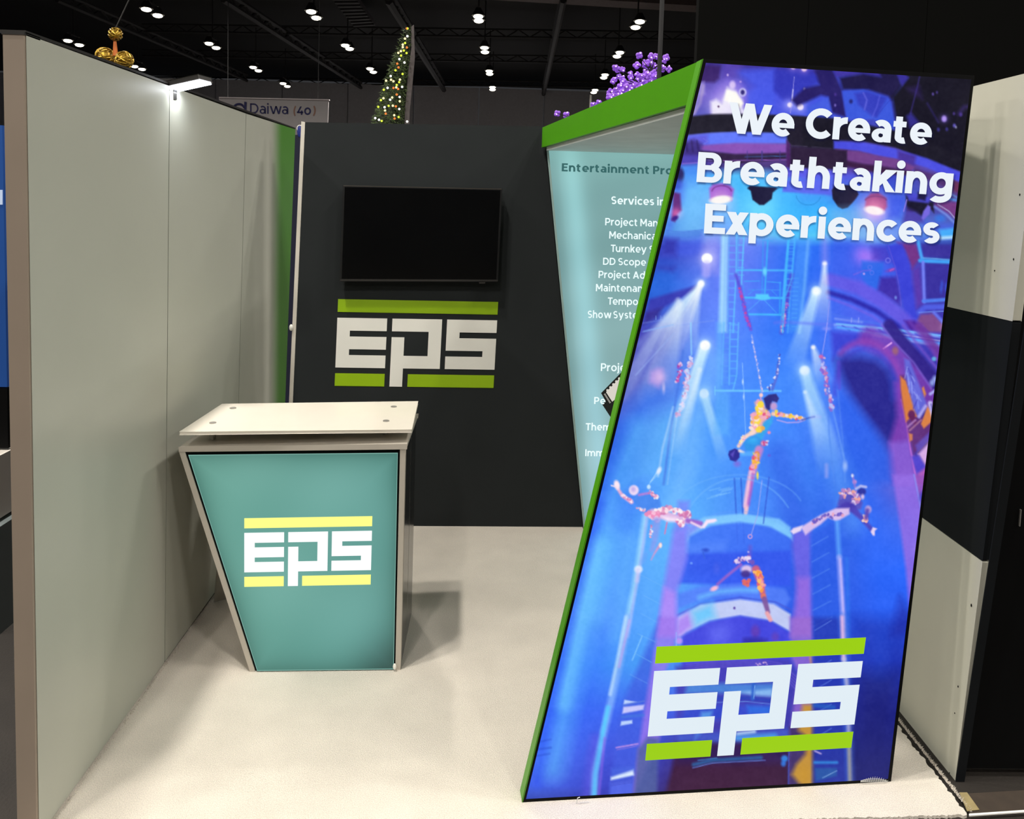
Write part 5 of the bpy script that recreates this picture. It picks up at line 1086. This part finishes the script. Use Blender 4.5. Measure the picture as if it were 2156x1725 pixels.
# white cloth skirt bunched behind the counter
sk = MB(); N1, N2 = 26, 14; vv = []
for j in range(N2 + 1):
    for i in range(N1 + 1):
        u, v = i / N1, j / N2; x = XL + .03 + u * .62; z = .01 + v * .82; y = 3.74 + .02 * u + .022 * math.sin(u * 17 + v * 3) * (1 - v * .4) + .05 * math.sin(v * 2.2 + u * 2) - .06 * max(0, .35 - v) * (1 + u)
        vv.append((x, y, z + .02 * u * (1 - v)))
sk.add(vv, [(j * (N1 + 1) + i, j * (N1 + 1) + i + 1, (j + 1) * (N1 + 1) + i + 1, (j + 1) * (N1 + 1) + i) for j in range(N2) for i in range(N1)])
o = sk.build('draped_sheet', mat('white_cloth', (188, 184, 172), .8, vary=.04), None, smooth=True, label='white sheet draped to the carpet behind the counter', cat='sheet'); sm = o.modifiers.new('t', 'SOLIDIFY'); sm.thickness = .003

# ================================================================= clip-on floodlight on the left wall
lp = on_y(396, 181, 3.34); fl = empty('clip_floodlight', lp, label='bright clip-on floodlight glowing on the left wall top', cat='lamp')
tilt = Matrix.Rotation(math.radians(-14), 4, 'Y'); 
def T3(v): return lp + tilt @ Vector(v)
b = MB(); b.prism([T3((-.085, -.055, .004)), T3((.07, -.055, .004)), T3((.085, .055, .004)), T3((-.07, .055, .004))], tilt @ Vector((0, 0, .022))); b.build('lamp_head', M_dalu, fl, bevel=.003)
b = MB(); b.prism([T3((-.08, -.05, -.004)), T3((.066, -.05, -.004)), T3((.08, .05, -.004)), T3((-.066, .05, -.004))], tilt @ Vector((0, 0, .007))); b.build('lamp_lens', glowmat('flood_lens', (240, 246, 255), 14.0, False), fl)
b = MB(); b.cyl(T3((-.07, 0, .02)), (XL - .02, lp.y, 2.45), .006, 8); b.box((XL - .06, lp.y - .015, 2.38), (XL + .004, lp.y + .015, 2.462)); b.build('clamp_arm', M_dalu, fl)
al = bpy.data.lights.new('flood', 'AREA'); al.shape = 'RECTANGLE'; al.size = .14; al.size_y = .09; al.energy = 1.0; al.color = (.92, .96, 1.0)
ao = bpy.data.objects.new('flood_source', al); COL.objects.link(ao); ao.parent = fl; ao.location = tilt @ Vector((0, 0, -.008)); ao.rotation_euler = (0, math.radians(-20), 0)

# ================================================================= things beyond the booth
# gold wire globe ornament
gc = on_y(243, 100, 9.0); gd = empty('gold_globe_ornament', gc, label='cluster of gold wire globes hanging over the left wall', cat='ornament')
M_gold = mat('gold_wire', (176, 142, 50), .35, metal=.7, vary=.2, scale=14); M_or = mat('orange_ribbon', (186, 96, 20), .6)
def globe(px, py, r, dy=0):
    c = on_y(px, py, 9.0 + dy); b = MB(); rg2 = random.Random(int(px))
    for i in range(9):
        a_ = Vector((rg2.gauss(0, 1), rg2.gauss(0, 1), rg2.gauss(0, 1))).normalized(); x_ = a_.orthogonal().normalized(); y_ = a_.cross(x_); P_ = [c + (x_ * math.cos(t) + y_ * math.sin(t)) * r for t in np.linspace(0, 2 * math.pi, 15)]
        for p, q in zip(P_[:-1], P_[1:]): b.cyl(p, q, r * .085, 5, caps=False)
    b.ball(c, r * .72, n=10, k=6); o_ = b.build('globe', M_gold, gd)
globe(243, 72, .072); globe(221, 119, .098, .05); globe(262, 126, .092, -.05); globe(243, 132, .09, .15)
b = MB(); b.cyl(on_y(242, 86, 9), on_y(243, 118, 9), .016, 8, r2=.03); b.build('ribbon', M_or, gd)
b = MB(); b.cyl(on_y(243, 60, 9), on_y(278, -14, 9), .006, 5); b.build('hanging_wire', M_dalu, gd)

# tall flat-backed christmas tree
TY = 12.0; tree = empty('christmas_tree', on_y(820, 300, TY) - Vector((0, 0, 0)), label='tall lit artificial christmas tree behind the charcoal wall', cat='christmas tree')
rt_ = random.Random(8); b = MB()
def treeedge(y): t = (y - 56) / (262 - 56.); return (856 - 74 * t ** .82, 868 - 19 * t)
for i in range(5200):
    t = rt_.random() ** .62; y = 58 + t * 300; l, r_ = treeedge(min(y, 340)); x_ = rt_.uniform(l, r_)
    c = on_y(x_, y, TY + rt_.uniform(-.35, .25) * (r_ - l) / 80); d_ = Vector((rt_.gauss(0, 1) - .25, rt_.gauss(0, 1), rt_.gauss(0, .7) - .1)).normalized() * rt_.uniform(.03, .07); s_ = d_.orthogonal().normalized() * .006
    b.add([c - s_, c + s_, c + d_], [(0, 1, 2)])
b.build('foliage', mat('pine_green', (58, 78, 22), .7, vary=.4, scale=30), tree, kind='stuff')
b = MB(); e_ = on_y(822, 420, TY + .05); b.cyl(on_y(862, 58, TY + .05), e_, .02, 8, r2=.22); b.cyl(e_, (e_.x, e_.y, 0), .22, 10); b.build('core', mat('tree_core', (20, 26, 8), .9), tree)
b = MB(); b.prism([on_y(x_, y, TY - .05) for x_, y in ((866, 56), (871, 52), (873, 120), (868, 175), (862, 235), (860, 300), (850, 300), (853, 226), (860, 150), (866, 100))], (0, .05, 0)); b.build('back_board', mat('tree_board', (92, 84, 84), .7), tree, label='grey backing board')
bulbc = [glowmat('bulb_warm', (255, 236, 170), 1.6, False), glowmat('bulb_white', (255, 255, 250), 1.8, False), glowmat('bulb_lime', (214, 230, 70), 1.3, False), glowmat('bulb_orange', (240, 130, 60), 1.2, False)]
bm_ = []
for mm in bulbc:
    q = MB(); q.ball((0, 0, 0), .017, n=8, k=5); me = bpy.data.meshes.new('bulb'); me.from_pydata([tuple(v) for v in q.v], [], q.f); me.materials.append(mm); bm_.append(me)
TB = [(8,660,150),(1,658,272),(0,620,310),(2,622,380),(0,585,445),(2,602,498),(3,650,450),(0,515,535),(2,645,538),(2,558,578),(1,532,634),(1,612,688),(3,498,706),(3,518,765),(2,470,810),(2,582,868),(1,395,902),(0,540,958),(0,438,984),(2,528,998),(0,322,974),(2,490,1042),(0,482,1080),(1,575,1072),(3,438,1090),(3,512,1105),(1,345,1088),(2,285,1118),(3,490,1193),(1,536,1232),(0,280,1252),(2,240,1282),(0,418,1240),(0,538,1300),(1,386,1275),(2,198,1388),(1,298,1394),(2,362,1372),(0,428,1370),(3,476,1380),(1,530,1422),(3,316,1495),(0,305,1445),(1,150,1566),(1,210,1592),(2,252,1610),(2,520,1548),(3,456,1572),(0,450,1520),(1,654,1620),(0,400,960),(3,650,150),(0,585,405),(0,555,508)]
for k_, x_, y in TB:
    o = bpy.data.objects.new('bulb', bm_[k_ % 4 if k_ < 4 else 2]); COL.objects.link(o); o.parent = tree; o.location = on_y(770 + x_ / 7.5, 40 + y / 7.5, TY - .38) - tree.location

# purple lit blossom tree
BY = 10.0; bt = empty('blossom_tree', on_y(1330, 420, BY), label='artificial tree of glowing purple blossoms behind the green fascia', cat='blossom tree')
M_petal = mat('purple_petal', (150, 96, 205), .5, vary=.2, emit=(118, 70, 180), estr=.6); M_petal.cycles.emission_sampling = 'NONE'; M_led = glowmat('purple_led', (255, 214, 255), 2.5, False)
q = MB()
for i in range(4):
    a_ = i * 1.57; q.ball((.028 * math.cos(a_), .02 * math.sin(a_ + .5), .028 * math.sin(a_)), .03, .022, .032, 8, 5)
pm = bpy.data.meshes.new('blossom'); pm.from_pydata([tuple(v) for v in q.v], [], q.f); pm.materials.append(M_petal); pm.polygons.foreach_set('use_smooth', [True] * len(pm.polygons))
q = MB(); q.ball((0, -.05, -.02), .010, n=8, k=5); lm = bpy.data.meshes.new('led'); lm.from_pydata([tuple(v) for v in q.v], [], q.f); lm.materials.append(M_led)
BL = [(1508,130),(1700,150),(1780,145),(1945,165),(1920,215),(1470,290),(1590,240),(1600,290),(1675,250),(1740,280),(1780,330),(1790,390),(1740,420),(1690,390),(1640,420),(1610,370),(1580,460),(1890,340),(1990,355),(1120,330),(1160,360),(1240,355),(1365,430),(1370,480),(1480,440),(1180,470),(1110,520),(1080,550),(1230,500),(1270,560),(1240,590),(1390,560),(1470,555),(1440,600),(1350,610),(1300,640),(1210,640),(1380,660),(1480,630),(1550,560),(1600,580),(1680,520),(1730,500),(1770,480),(1130,690),(1180,680),(1250,700),(1320,700),(1040,720),(1030,790),(1050,800),(1110,780),(1180,760),(1240,730),(1670,560),(760,930),(850,900),(180,1070),(325,1095),(1640,450),(1530,470),(1290,600),(1420,700),(1170,740),(1100,830),(1560,620),(1700,600),(1300,780)]
rq = random.Random(3)
trunk = on_y(1335, 420, BY)
for i, (x_, y) in enumerate(BL):
    P_ = on_y(1150 + x_ / 7.7, 100 + y / 7.7, BY + rq.uniform(-.25, .25))
    o = bpy.data.objects.new('blossom', pm); COL.objects.link(o); o.parent = bt; o.location = P_ - bt.location; s_ = rq.uniform(.62, .95); o.scale = (s_, s_, s_); o.rotation_euler = (rq.uniform(-.5, .5), rq.uniform(0, 6), 0)
    e_ = bpy.data.objects.new('led', lm); COL.objects.link(e_); e_.parent = o; e_.location = (rq.uniform(-.02, .02), 0, rq.uniform(-.02, .02))
b = MB(); node = [on_y(1300, 215, BY), on_y(1350, 180, BY), on_y(1370, 150, BY), on_y(1240, 260, BY), on_y(1340, 230, BY)]
for nd in node: b.cyl(trunk, nd, .03, 7, r2=.012)
for i, (x_, y) in enumerate(BL):
    P_ = on_y(1150 + x_ / 7.7, 100 + y / 7.7, BY); nd = min(node, key=lambda k_: (k_ - P_).length); b.cyl(nd, P_, .006, 4)
b.cyl(Vector((trunk.x, trunk.y, 0)), trunk, .05, 8); b.build('branches', mat('dark_branch', (26, 18, 20), .8), bt)

# slim black pole, far banner, navy stand behind the gap
p0, p1 = on_y(1395, -20, 9.6), on_y(1395, 400, 9.6); b = MB(); b.cyl(Vector((p0.x, 9.6, 0)), Vector((p0.x, 9.6, p0.z + 1)), .028, 10); b.cyl(Vector((p0.x, 9.6, 0)), Vector((p0.x, 9.6, .03)), .2, 16); b.build('steel_pole', M_truss, None, label='slim dark pole rising among the purple blossoms', cat='pole')
p0 = on_y(1243, 222, 30); b = MB(); b.cyl(Vector((p0.x, 30, 0)), Vector((p0.x, 30, on_y(1243, 200, 30).z)), .05, 8); b.cyl(Vector((p0.x, 30, 0)), Vector((p0.x, 30, .04)), .3, 14); b.build('lamp_post', M_alu, None, label='short pale post far off beside the lower purple blossoms', cat='pole')
DY_ = 22.0; PD = Plane((0, DY_, 0), (0, -1, 0)); bn = empty('hanging_banner', PD.at(577, 230), label='white hanging banner with blue company name beyond the left wall', cat='banner')
b = MB(); b.prism(seen_quad(PD, [(461, 206), (692, 211), (686, 345), (455, 340)]), (0, .05, 0)); b.build('cloth', mat('banner_white', (176, 170, 170), .8, vary=.03), bn)
b = MB(); b.prism(seen_quad(PD, [(461, 204), (693, 209), (693, 211.5), (461, 206.5)], .03), (0, .1, 0)); b.build('top_bar', mat('banner_bar', (210, 200, 200), .6), bn)
for x_ in (480, 670):
    a_ = PD.at(x_, 206); b = MB(); b.cyl(a_, Vector((a_.x, a_.y, 10.5)), .008, 5); b.build('hanging_wire', M_truss, bn)
M_nv = mat('navy_ink', (42, 42, 92), .7); M_ob = mat('rust_ink', (150, 112, 96), .7)
lettering(PD, 'Daiwa', [(526.5, 217.5), (607, 219), (607, 240.2), (526.5, 238.8)], M_nv, bn, .15, off=.01, name='lettering')
lettering(PD, '(', [(618, 222), (624, 222), (623, 241), (617, 241)], M_ob, bn, .13, off=.01)
lettering(PD, '40', [(625.5, 224), (655, 224.6), (654.5, 242), (625, 241.4)], M_nv, bn, .2, off=.01)
lettering(PD, ')', [(659, 222), (666, 222), (665, 241), (658, 241)], M_ob, bn, .13, off=.01)
b = MB(); ar = [(503 + 13 * math.cos(t), 233 - 14 * math.sin(t)) for t in np.linspace(.5, 5.6, 16)]
for (x0, y0), (x1, y1) in zip(ar[:-1], ar[1:]): b.cyl(PD.at(x0, y0, .01), PD.at(x1, y1, .01), .03, 5)
b.build('emblem', M_nv, bn); b = MB(); b.prism(seen_quad(PD, [(514.5, 214), (519.5, 215), (518.5, 246), (513.5, 246)], .01), (0, -.01, 0)); b.build('emblem_bar', M_nv, bn)
PN = Plane((0, 6.6, 0), (0, -1, 0)); ns = empty('navy_stand', PN.at(620, 500), label='narrow navy stand glimpsed in the gap left of the charcoal wall', cat='stand')
b = MB(); P_ = seen_quad(PN, [(606, 284), (640, 284), (640, 900), (590, 900)]); P_[2].z = P_[3].z = 0; b.prism(P_, (0, .05, 0)); b.build('cloth', M_navy, ns)
b = MB(); cc = [(631 + 5.5 * math.cos(t), 270 - 6 * math.sin(t)) for t in np.linspace(0, 6.28, 14)]
for (x0, y0), (x1, y1) in zip(cc[:-1], cc[1:]): b.cyl(PN.at(x0, y0), PN.at(x1, y1), .004, 5)
b.ball(PN.at(631, 269), .006); b.build('ring_emblem', M_vwhite, ns)
b = MB(); a_ = PN.at(631, 277); b.ball(a_, .022, .01, .05); b.build('stand_top', mat('navy_top', (24, 40, 120), .6), ns)

# things of the neighbouring stand seen left of the end post
PNl = Plane((0, 3.6, 0), (0, -1, 0)); xr_ = PNl.at(9, 500).x
sc_ = empty('blue_display', PNl.at(-20, 540), label='dark blue display panel left of the beige end post', cat='display')
b = MB(); b.box((xr_ - .5, 3.6, PNl.at(6, 815).z), (xr_, 3.64, PNl.at(6, 264).z)); b.build('panel', mat('blue_panel', (24, 62, 118), .4, emit=(18, 50, 104), estr=.7), sc_)
b = MB(); b.prism(seen_quad(PNl, [(-14, 400), (5.5, 400), (5.5, 431), (-14, 431)], .002), (0, -.002, 0)); b.build('printed_mark', glowmat('pale_mark', (200, 214, 236), .9), sc_)
b = MB(); b.box((xr_ - .5, 3.6, PNl.at(6, 944).z), (xr_ + .0, 3.64, PNl.at(6, 818).z)); b.build('lower_panel', M_black, sc_)
b = MB(); b.box((xr_ - .5, 3.5, PNl.at(6, 1076).z), (xr_ + .01, 3.9, PNl.at(6, 948).z)); b.build('white_cabinet', mat('cabinet_white', (214, 206, 196), .5), None, label='white cabinet edge under the blue display at far left', cat='cabinet')
b = MB(); b.box((xr_ - .5, 3.45, -.012), (xr_ + .04, 3.9, PNl.at(6, 1084).z)); b.build('grey_plinth', mat('plinth_grey', (104, 112, 112), .6), None, label='grey plinth below the white cabinet at far left', cat='plinth')
# thin carpet fibres along the wall foot
FUZZ.build('carpet_fuzz', M_carpet, None, kind='stuff', label='frayed cream carpet fibres along the edges of the booth floor', cat='carpet fibres')
